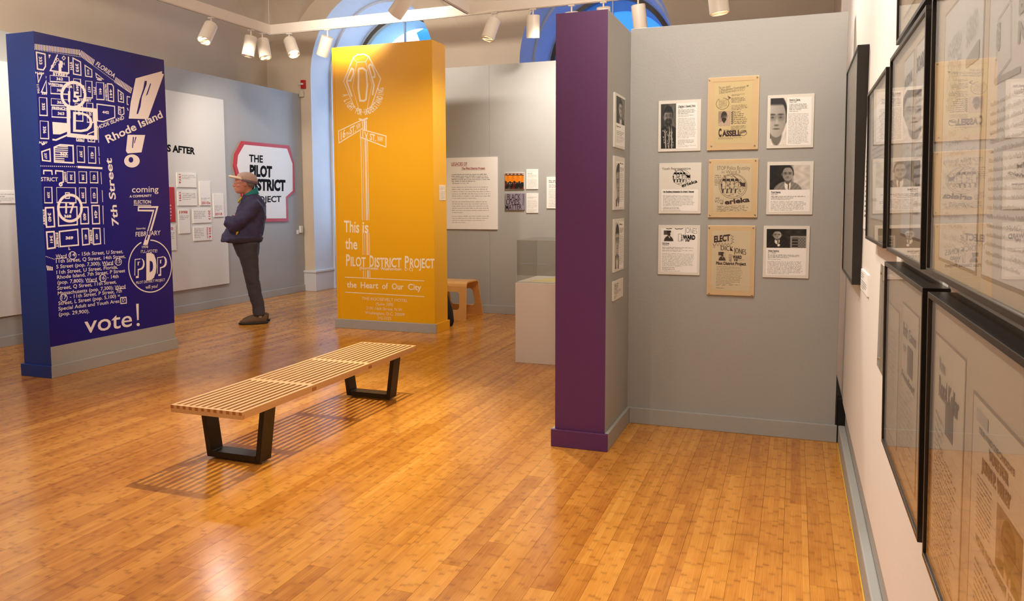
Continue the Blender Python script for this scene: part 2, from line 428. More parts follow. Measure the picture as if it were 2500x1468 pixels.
for ci in range(-81, 5):
    x0 = PX0+ci*PW; x1 = x0+PW; o = plank_off(ci)
    for j in range(-4, 12):
        y0 = o+j*PL; y1 = y0+PL
        if y0 > 11.9 or y1 < YN or x0 > .33: continue
        best = 0
        for fy in (.1, .5, .9):
            q = infront((x0+x1)/2, y0+fy*PL)
            if q and -20 < q[0] < 2250 and q[1] < 1490: best = max(best, CH/q[2]**3)
        pl.append((best, x0, x1, y0, y1))
pl.sort(reverse=True)
proto = MB(); plank_geo(proto, 0, PW, 0, PL)
pm = None
for k, (s_, x0, x1, y0, y1) in enumerate(pl[:300]):
    if pm is None:
        o = proto.build('plank', BAMBOO, fl); pm = o
    else:
        o = pm.copy(); COL.objects.link(o); o.parent = fl
    g2 = .0012 if abs(x0-(PX0+0*PW)) < .001 else 0
    o.location = (x0, y0, 0)
rest = MB()
for s_, x0, x1, y0, y1 in pl[300:]: plank_geo(rest, x0, x1, y0, y1)
tag(rest.build('bamboo_planks', BAMBOO, fl), kind='stuff')

# back wall with two deep arched window niches
ARCH = [(-6.15, 1.09, 1.27), (-2.65, 1.09, 1.27)]
ZC = 3.4
def arch_pts(xc, a, b, y, n=28, z0=0):
    p = [(xc-a, y, z0)]
    for i in range(n+1):
        t = math.pi-math.pi*i/n; p.append((xc+a*math.cos(t), y, ZC+b*math.sin(t)))
    p.append((xc+a, y, z0)); return p
bw = MB(); TOP = 5.1
xs = [XL, ARCH[0][0]-1.09, ARCH[0][0]+1.09, ARCH[1][0]-1.09, ARCH[1][0]+1.09, XR+.1]
for a, b in ((xs[0], xs[1]), (xs[2], xs[3]), (xs[4], xs[5])): bw.face([(a, YB, 0), (b, YB, 0), (b, YB, TOP), (a, YB, TOP)])
for xc, a, b in ARCH:
    p = arch_pts(xc, a, b, YB)[1:-1]
    for q, r in zip(p, p[1:]): bw.face([q, r, (r[0], YB, TOP), (q[0], YB, TOP)])
struct(bw.build('wall_back', PLASTER))
YW = 11.9
for k, (xc, a, b) in enumerate(ARCH):
    rv = MB(); prof = [(YB, 1.0), (YB+.5, .975), (YB+.5, .945), (YW, .90)]
    loops = [arch_pts(xc, a*s, b*s*(1 if s == 1 else .985), y) for y, s in prof]
    for l0, l1 in zip(loops, loops[1:]):
        for i in range(len(l0)-1): rv.face([l0[i], l0[i+1], l1[i+1], l1[i]])
    ro = rv.build('trim_%d' % (k+1), REVEAL, smooth=False); struct(ro)
    w = bpy.data.objects.new('window_%d' % (k+1), None); w.location = (xc, YW, .9); COL.objects.link(w); struct(w)
    ai, bi = a*.90, b*.885
    fr = MB(); L0 = arch_pts(xc, ai, bi, YW-.06, z0=.9); L1 = arch_pts(xc, ai-.07, bi-.07, YW-.06, z0=.97)
    L0b = [(x, YW+.04, z) for x, y, z in L0]; L1b = [(x, YW+.04, z) for x, y, z in L1]
    for i in range(len(L0)-1):
        fr.face([L0[i], L0[i+1], L1[i+1], L1[i]]); fr.face([L1[i], L1[i+1], L1b[i+1], L1b[i]])
    fr.face([L0[-1], L0[0], L1[0], L1[-1]]); fr.face([L1[-1], L1[0], L1b[0], L1b[-1]])
    fr.build('window_frame', mat('olive_window_frame', srgb(92, 82, 62), .5), w)
    mu = MB(); mu.box((xc-.012, YW-.02, .95), (xc+.012, YW+.02, ZC+bi-.08)); mu.build('glazing_bar', mat('pale_glazing_bar', srgb(190, 205, 220), .5), w)
    gp = MB(); gp.face([(x, YW+.03, z) for x, y, z in L1]); gp.build('pane', WGLASS, w)
    si = MB(); si.box((xc-ai, YW-.3, .82), (xc+ai, YW+.05, .9)); si.box((xc-ai-.05, YW-.02, 0), (xc+ai+.05, YW+.05, .82)); si.build('window_sill', REVEAL, w)
    # the arched masonry outside the pane
    er = MB(); e0 = arch_pts(xc, ai, bi, YW+.04, z0=.8); e1 = arch_pts(xc, ai*.92, bi*.9, YW+(.55 if k == 0 else .61), z0=.8)
    for i in range(len(e0)-1): er.face([e0[i], e0[i+1], e1[i+1], e1[i]])
    er.build('outer_reveal', mat('outer_stone', srgb(150, 176, 186), .8, var=.05), w)
    # blue blackout blind hanging outside the pane
    bl = MB(); sh = mat('blue_blind', srgb(70, 132, 214), .8, var=.35, vscale=1.1)
    if k == 0:
        nt = sh.node_tree; tr = nt.nodes.new('ShaderNodeBsdfTranslucent'); mx = nt.nodes.new('ShaderNodeMixShader'); mx.inputs[0].default_value = .45
        tr.inputs[0].default_value = srgb(60, 124, 214)
        nt.links.new(nt.nodes['Principled BSDF'].outputs[0], mx.inputs[1]); nt.links.new(tr.outputs[0], mx.inputs[2]); nt.links.new(mx.outputs[0], nt.nodes['Material Output'].inputs[0])
        pts = [(xc+.34, .9), (xc+.31, 2.6), (xc+.20, 3.5), (xc+.06, 4.0), (xc-.09, 4.36), (xc+.3, ZC+bi), (xc+ai, ZC+.6), (xc+ai, .9)]
    else:
        pts = [(xc-ai, .9), (xc-ai, ZC+bi), (xc+ai, ZC+bi), (xc+ai, .9)]
    bl.face([(x, YW+.6, z) for x, z in reversed(pts)])
    bl.build('blind', sh, w)
pb = MB()
for a, b in ((XL, xs[1]+.012), (xs[2]-.012, xs[3]+.012), (xs[4]-.012, XR)):
    pb.box((a, YB-.03, 0), (b, YB+.01, .30)); pb.box((a, YB-.045, .30), (b, YB+.01, .335))
for xc, a, b in ARCH:
    for s in (-1, 1):
        x = xc+s*a; pb.box((min(x, x-s*.03), YB-.03, 0), (max(x, x-s*.03), YW, .30)); pb.box((min(x, x-s*.045), YB-.045, .30), (max(x, x-s*.045), YW, .335))
struct(pb.build('baseboard_back', mat('white_trim_paint', srgb(206, 208, 212), .5), bevel=.006))
q = MB(); q.face([(XL, YN, 0), (XL, YB, 0), (XL, YB, TOP), (XL, YN, TOP)]); struct(q.build('wall_left', PLASTER))
q = MB(); q.face([(XR, YB, 0), (XR, YN, 0), (XR, YN, TOP), (XR, YB, TOP)]); struct(q.build('wall_right', PLASTER))
q = MB(); q.face([(XR, YN, 0), (XL, YN, 0), (XL, YN, TOP), (XR, YN, TOP)]); struct(q.build('wall_front', PLASTER))
# vault with lunettes over each bay
def barrel(t, c):
    u = abs(t-c)/1.45
    return 4.0+.95*max(0, 1-u*u)**.8
def baypos(lo, hi, start):
    out = []; s = start
    while s < hi+3.5:
        for i in range(64):
            a = s+3.5*i/64
            if lo < a < hi: out.append((a, s+1.75))
        s += 3.5
    return [(lo, start+1.75 if lo >= start else start-1.75)]+out+[(hi, out[-1][1])]
gx = baypos(XL, XR, -7.9); gy = baypos(YN, YB, YB-3.5*5)
va = MB(); n = len(gx)
for y, cy in gy:
    for x, cx in gx:
        d = min(x-XL, YB-y, 1.85); va.v.append((x, y, max(barrel(x, cx) if YB-y < 2.6 else 0, barrel(y, cy) if x-XL < 2.6 else 0, 4.0+1.08*math.sqrt(max(0, 1-((1.85-d)/1.85)**2)))))
for j in range(len(gy)-1):
    for i in range(n-1): va.f.append((j*n+i, (j+1)*n+i, (j+1)*n+i+1, j*n+i+1)); va.mi.append(va._m(None))
struct(va.build('ceiling', mat('vault_plaster', srgb(206, 190, 168), .8, bump=.05, bscale=20, var=.03), smooth=True))

# white exhibition wall on the right with the grey wall it hangs on and its baseboard
dk = boxo('trim_5', (.27, 4.99, 0), (.375, 6.8, .26), mat('gap_shade_black', srgb(14, 11, 9), .9)); struct(dk)  # black block added so the gap past the alcove wall reads as darkness
wr = MB(); wr.box((.31, YN, 0), (.375, 4.985, .26)); struct(wr.build('trim_3', GREY))
wp = boxo('wall_panel_right', (.293, -1.5, .245), (.345, 3.105, 4.3), WHITE_WALL, bevel=.002); struct(wp)
wp = boxo('wall_panel_right', (.293, 3.108, .245), (.345, 6.8, 4.3), WHITE_WALL, bevel=.002); struct(wp)
bb = MB(); bb.box((.273, -1.5, 0), (.31, 4.985, .108)); bb.v += []; bbo = bb.build('baseboard_right', GREY, bevel=.006); struct(bbo)
sq = boxo('trim_4', (.2695, -1.5, 0), (.273, 4.96, .002), mat('yellow_floor_tape', srgb(226, 190, 60), .5)); struct(sq)

# ================================================================ free-standing display walls
def bboard(name, boxes, m, parent):
    q = MB()
    for a, b in boxes: q.box(a, b)
    return q.build(name, m, parent, bevel=.003)
# left display wall
lw = thing('partition_wall', (-7.5, 5, 0), 'long grey display wall along the left side, carrying the timeline panel', 'wall')
boxo('wall_body', (-7.55, -1.5, 0), (-7.43, 10.74, 3.15), GREY, lw)
bboard('baseboard', [((-7.43, -1.5, 0), (-7.412, 10.74, .105))], GREY, lw)
# far display wall
fw = thing('partition_wall', (-2.2, 9.4, 0), 'grey display wall at the far end behind the plinth, carrying the red-headed text panel', 'wall')
boxo('wall_body', (-4.6, 9.352, 0), (-3.661, 9.47, 3.15), GREY, fw)
boxo('wall_body', (-3.659, 9.352, 0), (.25, 9.47, 3.15), GREY, fw)
bboard('baseboard', [((-4.6, 9.334, 0), (.25, 9.352, .105))], GREY, fw)

# blue block
bk = thing('display_block', (-5.88, 5.36, 0), 'tall blue display block printed with a white street map and vote notice', 'display block')
boxo('block_body', (-6.035, 4.671, 0), (-5.726, 6.053, 2.812), BLUE_SIDE, bk, bevel=.002)
boxo('grey_base_panel', (-5.727, 4.672, .0), (-5.7245, 6.052, .259), GREY, bk)
boxo('map_print_sheet', (-5.727, 4.671, .259), (-5.7245, 6.053, 2.811), BLUE_FACE, bk)
bboard('baseboard', [((-6.055, 4.651, 0), (-5.7055, 4.671, .103)), ((-6.055, 4.671, 0), (-6.035, 6.07, .103))], BLUE_SIDE, bk)
tag(bboard('baseboard', [((-5.7245, 4.652, 0), (-5.705, 6.073, .103))], GREY, bk), 'grey baseboard')
# yellow block
yk = thing('display_block', (-4.28, 7.87, 0), 'tall mustard yellow display block with a drawn street lamp and street signs', 'display block')
boxo('block_body', (-4.904, 7.709, 0), (-3.665, 8.041, 3.16), YELLOW_P, yk, bevel=.002)
boxo('print_sheet', (-4.903, 7.7065, .105), (-3.666, 7.7095, 3.159), YELLOW, yk)
boxo('sheet_seam', (-4.874, 7.7055, .105), (-4.871, 7.7075, 3.155), mat('seam_yellow', srgb(206, 146, 24), .5), yk)
tag(bboard('baseboard', [((-4.924, 7.687, 0), (-3.645, 7.707, .104))], GREY, yk), 'grey baseboard')
bboard('baseboard', [((-3.665, 7.7075, 0), (-3.6445, 8.055, .104))], YELLOW_P, yk)
# purple-ended alcove wall
pk = thing('partition_wall', (-.6, 4.9, 0), 'L-shaped grey display wall with a purple end, in front on the right', 'wall')
boxo('wall_body', (-1.299, 4.364, 0), (-.999, 5.12, 2.503), GREY, pk, bevel=.002)
boxo('wall_body', (-.999, 5.003, 0), (.256, 5.12, 2.522), GREY, pk, bevel=.002)
tag(boxo('end_panel', (-1.2985, 4.362, .104), (-.9995, 4.3645, 2.502), PURPLE, pk), 'purple painted end of the wall')
tag(bboard('baseboard', [((-1.319, 4.342, 0), (-.980, 4.362, .104))], PURPLE, pk), 'purple baseboard')
bboard('baseboard', [((-.999, 4.3625, 0), (-.979, 5.003, .104)), ((-.979, 4.983, 0), (.267, 5.003, .104)), ((-1.319, 4.3625, 0), (-1.299, 5.12, .104))], GREY, pk)

# ---------------------------------------------------------------- print on the blue block
bz = Art(0, -5.7245, (1, 0, 0), (2.9356, 0, 60))
W1 = PRINTW
def band(a, b, n, h, slant=0):
    for i in range(n):
        t = (i+.5)/n; x = a[0]+(b[0]-a[0])*t; y = a[1]+(b[1]-a[1])*t
        w = (b[0]-a[0])/n*.30
        bz.poly([(x-w+slant, y-h/2), (x+w+slant, y-h/2+ (b[1]-a[1])/n*.5), (x+w-slant, y+h/2+(b[1]-a[1])/n*.5), (x-w-slant, y+h/2)], W1)
def dots(a, b, n, r):
    for i in range(n):
        t = i/(n-1); x = a[0]+(b[0]-a[0])*t; y = a[1]+(b[1]-a[1])*t; bz.disc(x, y, r, r, W1, 8)
band((246, 156), (574, 200), 29, 38); band((574, 200), (674, 272), 11, 38, 6); band((822, 392), (944, 474), 13, 38, 6)
dots((250, 178), (580, 232), 30, 3.2); dots((592, 238), (935, 490), 44, 3)
bz.text('FLORIDA', 682, 290, 816, 384, 30, W1, 'r', .02)
def blk(x0, y0, x1, y1, t=None, sk=.085, lean=.03, thin=3, num=None, mode='d', h=20):
    dy = (x1-x0)*sk; dx = (y1-y0)*lean; lw = thin*.0014
    p = [(x0, y0), (x1, y0+dy), (x1+dx, y1+dy*.6), (x0+dx, y1)]
    bz.stroke([p[3], p[0], p[1]], lw, W1); bz.stroke([p[1], p[2], p[3]], lw*2.2, W1)
    if num:
        cx, cy = (x0+x1+dx)/2, (y0+y1+dy)/2; L = len(num)*h*.42
        if mode == 'd': bz.text(num, cx-h*.45, cy-L, cx-h*.45+L*.06, cy+L, h, W1, 'd', .035)
        else: bz.text(num, cx-L, cy+h*.35, cx+L, cy+h*.35+2, h, W1, 'h', .035)
bz.stroke([(284, 322), (268, 318), (260, 198), (322, 212), (325, 300), (310, 325), (284, 322)], .011, W1); bz.text('333', 278, 230, 282, 286, 20, W1, 'd', .035)
bz.poly([(347, 214), (363, 217), (351, 244)], W1)
bz.stroke([(410, 218), (360, 330), (492, 348), (490, 234)], .011, W1)
bz.text('331', 428, 284, 462, 290, 16, W1, 'h', .04); bz.stroke([(428, 290), (430, 340)], .026, W1); bz.stroke([(436, 270), (436, 296)], .03, W1)
for x, y in ((375, 300), (388, 282), (398, 262), (412, 252)): bz.ring(x, y, 9, 9, .005, W1, 10)
bz.ring(456, 240, 12, 14, .006, W1, 4)
bz.text('9TH', 498, 268, 503, 325, 16, W1, 'd', .04)
bz.stroke([(522, 240), (576, 268), (580, 364), (526, 354), (522, 240)], .01, W1); bz.text('393', 540, 280, 545, 340, 20, W1, 'd', .035)
bz.stroke([(608, 292), (657, 325), (658, 376), (612, 369), (608, 292)], .009, W1); bz.text('416', 622, 320, 626, 360, 15, W1, 'd', .035)
bz.stroke([(686, 350), (740, 392), (690, 380), (686, 350)], .008, W1); bz.text('480', 692, 398, 728, 404, 12, W1, 'h', .05)
bz.text('STREET', 378, 362, 488, 374, 20, W1, 'h', .05)
bz.text('N 334', 252, 350, 315, 356, 12, W1, 'h', .05)
bz.stroke([(268, 352), (300, 356), (274, 416), (268, 352)], .009, W1); bz.text('3', 326, 384, 332, 385, 14, W1, 'h', .04)
bz.stroke([(330, 402), (334, 490), (296, 484), (330, 402)], .009, W1); bz.text('334', 298, 500, 335, 504, 13, W1, 'h', .05)
bz.text('11TH', 262, 430, 268, 492, 14, W1, 'd', .04)
blk(358, 364, 494, 408, num='362', mode='h', h=19); bz.text('WESTMINSTER', 343, 432, 520, 455, 16, W1, 'h', .05)
blk(362, 440, 496, 494, num='362', mode='h', h=19)
blk(526, 388, 576, 512, num='364', h=18); blk(612, 404, 658, 524, num='417', h=18); bz.text('8TH', 588, 435, 594, 490, 14, W1, 'd', .04)
bz.text('7TH', 668, 446, 673, 502, 15, W1, 'd', .04)
blk(688, 414, 742, 536, num='441', h=18); bz.text('WILTBERGER ST', 750, 425, 757, 548, 11, W1, 'd', .05)
bz.stroke([(770, 424), (800, 428), (812, 445), (814, 552), (776, 545), (770, 424)], .01, W1); bz.text('441', 784, 462, 788, 525, 16, W1, 'd', .035)
bz.stroke([(845, 468), (882, 496), (885, 558), (848, 551), (845, 468)], .009, W1); bz.text('478', 858, 490, 862, 540, 13, W1, 'd', .035)
bz.stroke([(930, 520), (910, 516), (910, 570), (918, 575)], .009, W1); bz.stroke([(912, 600), (918, 615)], .009, W1)
bz.stroke([(848, 588), (870, 598), (886, 594), (888, 640), (870, 650), (848, 640), (848, 588)], .009, W1); bz.text('477', 852, 600, 856, 640, 12, W1, 'd', .035)
blk(280, 522, 334, 650, num='335', h=20); blk(286, 690, 344, 816, num='336', h=20)
bz.text('STREET', 560, 548, 655, 552, 17, W1, 'h', .05)
blk(366, 530, 496, 578, num='363', mode='h', h=19); bz.text('FRENCH', 370, 606, 480, 612, 17, W1, 'h', .05); blk(370, 606, 500, 662, num='363', mode='h', h=19)
blk(536, 566, 590, 690, num='365', h=17); blk(620, 562, 664, 700, num='420', h=17)
bz.poly([(374, 698), (488, 708), (488, 765), (430, 788), (379, 786)], W1); bz.stroke([(379, 825), (400, 828), (486, 790)], .014, W1)
bz.stroke([(694, 570), (820, 586), (822, 666), (738, 696), (698, 690), (694, 570)], .01, W1); bz.text('442', 732, 636, 780, 640, 18, W1, 'h', .04)
bz.text('RHODE ISLAND', 684, 758, 892, 676, 26, W1, 'r', .018)
bz.stroke([(548, 812), (600, 814), (600, 838), (548, 834), (548, 812)], .008, W1); bz.text('396', 555, 831, 593, 833, 12, W1, 'h', .05)
bz.stroke([(628, 785), (676, 765), (678, 842), (630, 838), (628, 785)], .009, W1); bz.text('420', 644, 790, 648, 832, 14, W1, 'd', .035)
bz.text('N 337', 280, 852, 340, 854, 14, W1, 'h', .05); bz.poly([(295, 852), (325, 848), (318, 862), (300, 866)], W1)
bz.stroke([(298, 912), (356, 892), (360, 980), (304, 974), (298, 912)], .011, W1); bz.text('337', 316, 922, 320, 964, 16, W1, 'd', .035)
bz.stroke([(388, 880), (430, 862), (522, 868), (526, 992), (390, 984), (388, 880)], .013, W1)
for i, y in enumerate((872, 884, 898, 912, 930, 944, 958, 972)): bz.stroke([(392+(i < 1)*30, y), (484 if i < 6 else 458, y+5)], .008, W1)
bz.text('367', 430, 937, 482, 941, 18, W1, 'h', .06)
blk(550, 870, 602, 986, num='397', h=19); blk(630, 874, 682, 992, num='421', h=19)
for p in (((702, 756), (706, 845)), ((706, 878), (710, 940)), ((709, 955), (713, 998)), ((722, 1060), (727, 1142)), ((731, 1190), (735, 1270)), ((737, 1300), (740, 1430))): bz.stroke(p, .006, W1)
dots((292, 1014), (560, 1020), 20, 4); bz.stroke([(560, 1021), (728, 1030)], .018, W1)
bz.stroke([(312, 1070), (312, 1046), (370, 1048), (372, 1074)], .011, W1); bz.stroke([(398, 1070), (398, 1048), (450, 1052), (452, 1130), (436, 1134)], .011, W1); bz.ring(434, 1146, 9, 10, .013, W1, 14)
bz.text('STRICT', 292, 1122, 414, 1124, 28, W1, 'h', .012)
bz.text('STREET', 458, 1056, 463, 1130, 13, W1, 'd', .05)
for x, n_ in ((480, '366'), (564, '398'), (644, '422')): blk(x, 1054, x+54, 1134, num=n_, h=16, sk=.04)
for x, n_ in ((316, '339'), (566, '399'), (648, '423')): blk(x, 1166+(x > 500)*4, x+54 if x < 500 else x+46, 1278, num=n_, h=17, sk=.02)
blk(404, 1168, 540, 1276, sk=.02); bz.stroke([(468, 1206), (496, 1206), (496, 1246), (468, 1246), (468, 1206)], .008, W1)
bz.layer()
# circled 15, boxed D, circled 17
bz.ring(525, 505, 84, 90, .026, W1); bz.text('15', 486, 552, 566, 556, 72, W1, 'h', .03)
bz.stroke([(488, 596), (680, 616), (686, 812), (492, 792), (488, 596)], .034, W1); bz.text('D', 522, 770, 662, 776, 146, W1, 'h', -.005)
bz.ring(500, 1316, 84, 94, .023, W1); bz.text('17', 466, 1352, 536, 1350, 74, W1, 'h', .03)
Z2 = (3.058, 0, 480)
bz.T = Z2
bz.stroke([(338, 84), (398, 82), (406, 224), (346, 228), (338, 84)], .013, W1); bz.text('340', 356, 122, 360, 188, 22, W1, 'd', .035)
bz.text('STREET', 318, 95, 324, 215, 13, W1, 'd', .05)
bz.stroke([(431, 80), (572, 78), (576, 210), (436, 220), (431, 80)], .012, W1); bz.text('368', 476, 158, 530, 157, 20, W1, 'h', .05)
bz.stroke([(600, 80), (656, 80), (660, 202), (602, 204), (600, 80)], .011, W1); bz.text('400', 618, 122, 622, 178, 20, W1, 'd', .035)
bz.stroke([(684, 68), (738, 68), (742, 202), (690, 204), (684, 68)], .011, W1); bz.text('424', 702, 104, 706, 162, 20, W1, 'd', .035)
bz.stroke([(766, 70), (770, 200)], .006, W1); bz.stroke([(775, 236), (779, 354)], .006, W1)
bz.stroke([(346, 266), (402, 262), (410, 382), (354, 390), (346, 266)], .013, W1); bz.text('341', 370, 292, 374, 346, 20, W1, 'd', .035)
bz.text('STREET', 414, 268, 420, 382, 17, W1, 'd', .05)
bz.stroke([(442, 262), (578, 246), (584, 362), (448, 374), (442, 262)], .012, W1); bz.text('369', 488, 320, 545, 318, 20, W1, 'h', .05)
bz.stroke([(610, 242), (660, 240), (666, 356), (616, 362), (610, 242)], .011, W1); bz.text('401', 630, 280, 633, 318, 16, W1, 'd', .035)
bz.text('STREET', 668, 248, 674, 356, 15, W1, 'd', .05)
bz.stroke([(692, 238), (744, 238), (750, 352), (698, 358), (692, 238)], .011, W1); bz.text('425', 712, 276, 715, 320, 15, W1, 'd', .035)
bz.text('L', 510, 398, 524, 396, 18, W1, 'h', .05)
dots((343, 448), (402, 468), 6, 3.5); 
for i in range(4): bz.poly([(344+i*13, 516+i*3), (352+i*13, 516+i*3), (360+i*11, 552), (352+i*11, 552)], W1)
# ward paragraph
LN = [('Ward', 414, 460, 495, 454), ('14', 522, 450, 560, 447), ('- 15th Street, U Street,', 582, 444, 917, 422), ('11th Street, Q Street, 14th Street,', 416, 497, 935, 458),
      ('S Street (pop. 7,300); Ward', 418, 538, 842, 504), ('15', 868, 498, 898, 496), ('11th Street, U Street, Florida,', 420, 580, 878, 538),
      ('Rhode Island, 7th Street, P Street', 424, 617, 932, 565), ('(pop. 7,800); Ward', 428, 655, 720, 630), ('16', 748, 622, 780, 619), ('- 14th', 800, 616, 883, 608),
      ('Street, Q Street, 11th Street,', 426, 698, 868, 648), ('Massachusetts (pop. 7,300); Ward', 430, 737, 934, 682), ('17', 458, 768, 494, 765),
      ('- 11th Street. P Street, 7th', 520, 762, 908, 716), ('Street, L Street (pop. 5,100) =', 434, 812, 894, 752), ('Special Adult and Youth Area', 434, 852, 890, 792), ('(pop. 29,900).', 438, 892, 666, 868)]
for s_, a, b, c, d in LN: bz.text(s_, a, b, c, d, 27, W1, 'h', .006)
for a, b, c in ((540, 440, 27), (882, 488, 24), (765, 609, 25), (474, 757, 26)): bz.ring(a, b, c, c+1, .006, W1, 26)
for p in (((414, 464), (496, 458)), ((768, 514), (842, 508)), ((645, 640), (722, 634)), ((860, 692), (936, 686))): bz.stroke(p, .006, W1)
bz.stroke([(898, 756), (940, 752), (942, 796), (900, 800), (898, 756)], .009, W1); bz.text('D', 911, 786, 930, 784, 24, W1, 'h', .01)
# vote!
bz.text('vote', 628, 1022, 984, 968, 128, W1, 'h', .006); bz.poly([(1014, 802), (1034, 800), (1034, 922), (1022, 924)], W1); bz.disc(1030, 956, 12, 12, W1)
# 7th street, coming, date and round badge
bz.text('7th Street', 884, 218, 830, -286, 46, W1, 'u', .02)
bz.T = (2.9356, 0, 60)
bz.text('coming', 944, 1204, 1134, 1200, 44, W1, 'h', .008); bz.text('A COMMUNITY', 926, 1240, 1086, 1234, 16, W1, 'h', .03)
bz.text('ELECTION', 958, 1284, 1080, 1283, 24, W1, 'h', .02); bz.stroke([(958, 1294), (1080, 1296)], .007, W1)
bz.T = Z2
bz.poly([(1028, 72), (1182, 72), (1150, 190), (1100, 362), (1066, 362), (1088, 290), (1138, 112), (1026, 110)], W1)
bz.layer()
bz.stroke([(1040, 92), (1158, 92), (1128, 200), (1092, 320)], .016, BLUE_FACE)
bz.layer()
bz.poly([(1008, 262), (1200, 254), (1202, 284), (1010, 298)], BLUE_FACE); bz.layer()
bz.text('FEBRUARY', 1010, 300, 1196, 286, 34, W1, 'h', .008); bz.text('Saturday', 1016, 246, 1086, 242, 13, W1, 'h', .01); bz.text('1970', 1058, 386, 1104, 384, 17, W1, 'h', .02)
bz.ring(1118, 520, 160, 194, .011, W1, 64, -88, 245); bz.text('I\'LL-VOTE!', 1050, 422, 1172, 416, 22, W1, 'h', .004)
bz.text('P', 1012, 604, 1078, 598, 134, W1, 'h', .03); bz.text('D', 1090, 608, 1166, 600, 166, W1, 'h', .08); bz.text('P', 1180, 588, 1244, 582, 134, W1, 'h', .03)
bz.layer(); bz.text('P', 1006, 590, 1066, 584, 122, BLUE_FACE, 'h', .03); bz.text('P', 1174, 576, 1230, 570, 122, BLUE_FACE, 'h', .03)
for a in (1004, 1172): bz.stroke([(a, 588-(a > 1100)*14), (a+2, 470-(a > 1100)*14), (a+40, 466-(a > 1100)*14)], .008, W1)
bz.text('PILOT DISTRICT PROJECT', 1014, 654, 1230, 630, 19, W1, 'h', .006); bz.text('will you?', 1084, 690, 1176, 680, 26, W1, 'h', .004)
bz.T = (2.9356, 0, 60)
bz.poly([(970, 386), (1160, 334), (1158, 352), (1172, 356), (1058, 678), (920, 674), (934, 560)], W1)
bz.poly([(912, 790), (1038, 792), (1012, 916), (912, 924), (900, 906), (906, 850)], W1)
bz.disc(943, 978, 56, 47, W1, 28)
bz.layer()
bz.poly([(1034, 404), (1050, 404), (1048, 430), (1014, 520), (1004, 590), (986, 642), (976, 640), (998, 540), (1024, 460)], BLUE_FACE)
bz.poly([(1074, 420), (1080, 426), (1056, 500), (1042, 514)], BLUE_FACE)
bz.poly([(950, 806), (958, 806), (950, 886), (944, 884)], BLUE_FACE); bz.poly([(968, 806), (976, 806), (962, 852), (958, 850)], BLUE_FACE)
bz.disc(936, 970, 17, 20, BLUE_FACE, 20)
bz.layer(); bz.text('Rhode Island', 772, 850, 1166, 664, 56, W1, 'r', .022)
bz.build('map_print', bk, 'white street map, ward list and the words vote')

# ---------------------------------------------------------------- print on the yellow block
yz = Art(1, 7.7065, (0, -1, 0), (3.67, 790, 80)); C1 = PRINTY
yz.stroke([(180, 436), (265, 226), (302, 196), (365, 192), (404, 214), (512, 414), (425, 672)], .0135, C1)
yz.stroke([(180, 436), (276, 670)], .010, C1); yz.stroke([(276, 670), (312, 700), (360, 714), (410, 700), (425, 672)], .006, C1)
yz.stroke([(265, 226), (298, 264), (376, 260), (404, 214)], .006, C1); yz.stroke([(298, 264), (258, 486), (320, 700)], .006, C1); yz.stroke([(376, 260), (434, 468), (388, 690)], .006, C1)
yz.stroke([(318, 322), (352, 318), (382, 340), (392, 470), (380, 596), (366, 610), (328, 610), (312, 500), (314, 330), (318, 322)], .022, C1)
yz.stroke([(252, 568), (208, 440), (212, 408), (250, 320), (268, 330), (266, 376), (244, 424)], .020, C1); yz.stroke([(244, 430), (214, 430)], .018, C1)
yz.stroke([(440, 554), (452, 470), (404, 300), (416, 284), (432, 290), (460, 370), (458, 394)], .020, C1); yz.stroke([(456, 400), (436, 397)], .018, C1)
yz.arc_text('A LIGHT FOR UNDERSTANDING', 352, 520, 186, 218, 172, -8, 52, C1, .03)
yz.stroke([(134, 882), (346, 780), (352, 856), (138, 988), (134, 882)], .0115, C1); yz.text('16', 154, 960, 196, 930, 66, C1, 'h', .03); yz.text('TH', 200, 932, 232, 918, 34, C1, 'h', .02); yz.text('ST.', 236, 912, 288, 884, 60, C1, 'h', .03); yz.text('NW', 294, 872, 332, 852, 50, C1, 'h', .02)
yz.stroke([(352, 870), (560, 926), (558, 1024), (352, 946), (352, 870)], .0115, C1); yz.text('V', 366, 944, 400, 952, 56, C1, 'h', .03); yz.text('ST.', 414, 958, 470, 974, 56, C1, 'h', .03); yz.text('NW', 486, 972, 532, 980, 46, C1, 'h', .02)
yz.stroke([(322, 774), (350, 784), (390, 768)], .02, C1); yz.stroke([(350, 790), (352, 850)], .006, C1); yz.stroke([(366, 790), (368, 870)], .02, C1); yz.stroke([(382, 790), (384, 870)], .014, C1)
yz.stroke([(330, 880), (332, 940), (352, 944)], .01, C1)
def ypost(za, zb):
    for x, w in ((-4.551, .007), (-4.527, .005), (-4.500, .009), (-4.486, .009), (-4.467, .007)):
        off = yz.off(); f = lambda z: (z-1.4)*-.002
        yz.mb.face([Vector((x-w/2, 7.7065, za))+off, Vector((x+w/2, 7.7065, za))+off, Vector((x+w/2, 7.7065, zb))+off, Vector((x-w/2, 7.7065, zb))+off], C1)
for a_, b_ in ((1.235, 2.15), (.845, 1.095), (.592, .672)): ypost(a_, b_)
yz.T = (3.8625, 790, 460)
yz.text('This', 192, 410, 336, 418, 104, C1, 'h', .02); yz.text('is', 366, 418, 424, 420, 104, C1, 'h', .02); yz.text('the', 204, 570, 318, 576, 100, C1, 'h', .018)
for t_, a_, b_, c_, d_, h_ in (('P', 212, 728, 250, 731, 104), ('ILOT', 256, 732, 398, 738, 84), ('D', 434, 740, 474, 741, 104), ('ISTRICT', 482, 741, 734, 745, 84), ('P', 766, 745, 806, 746, 104), ('ROJECT', 814, 747, 1046, 752, 84)): yz.text(t_, a_, b_, c_, d_, h_, C1, 'h', .025)
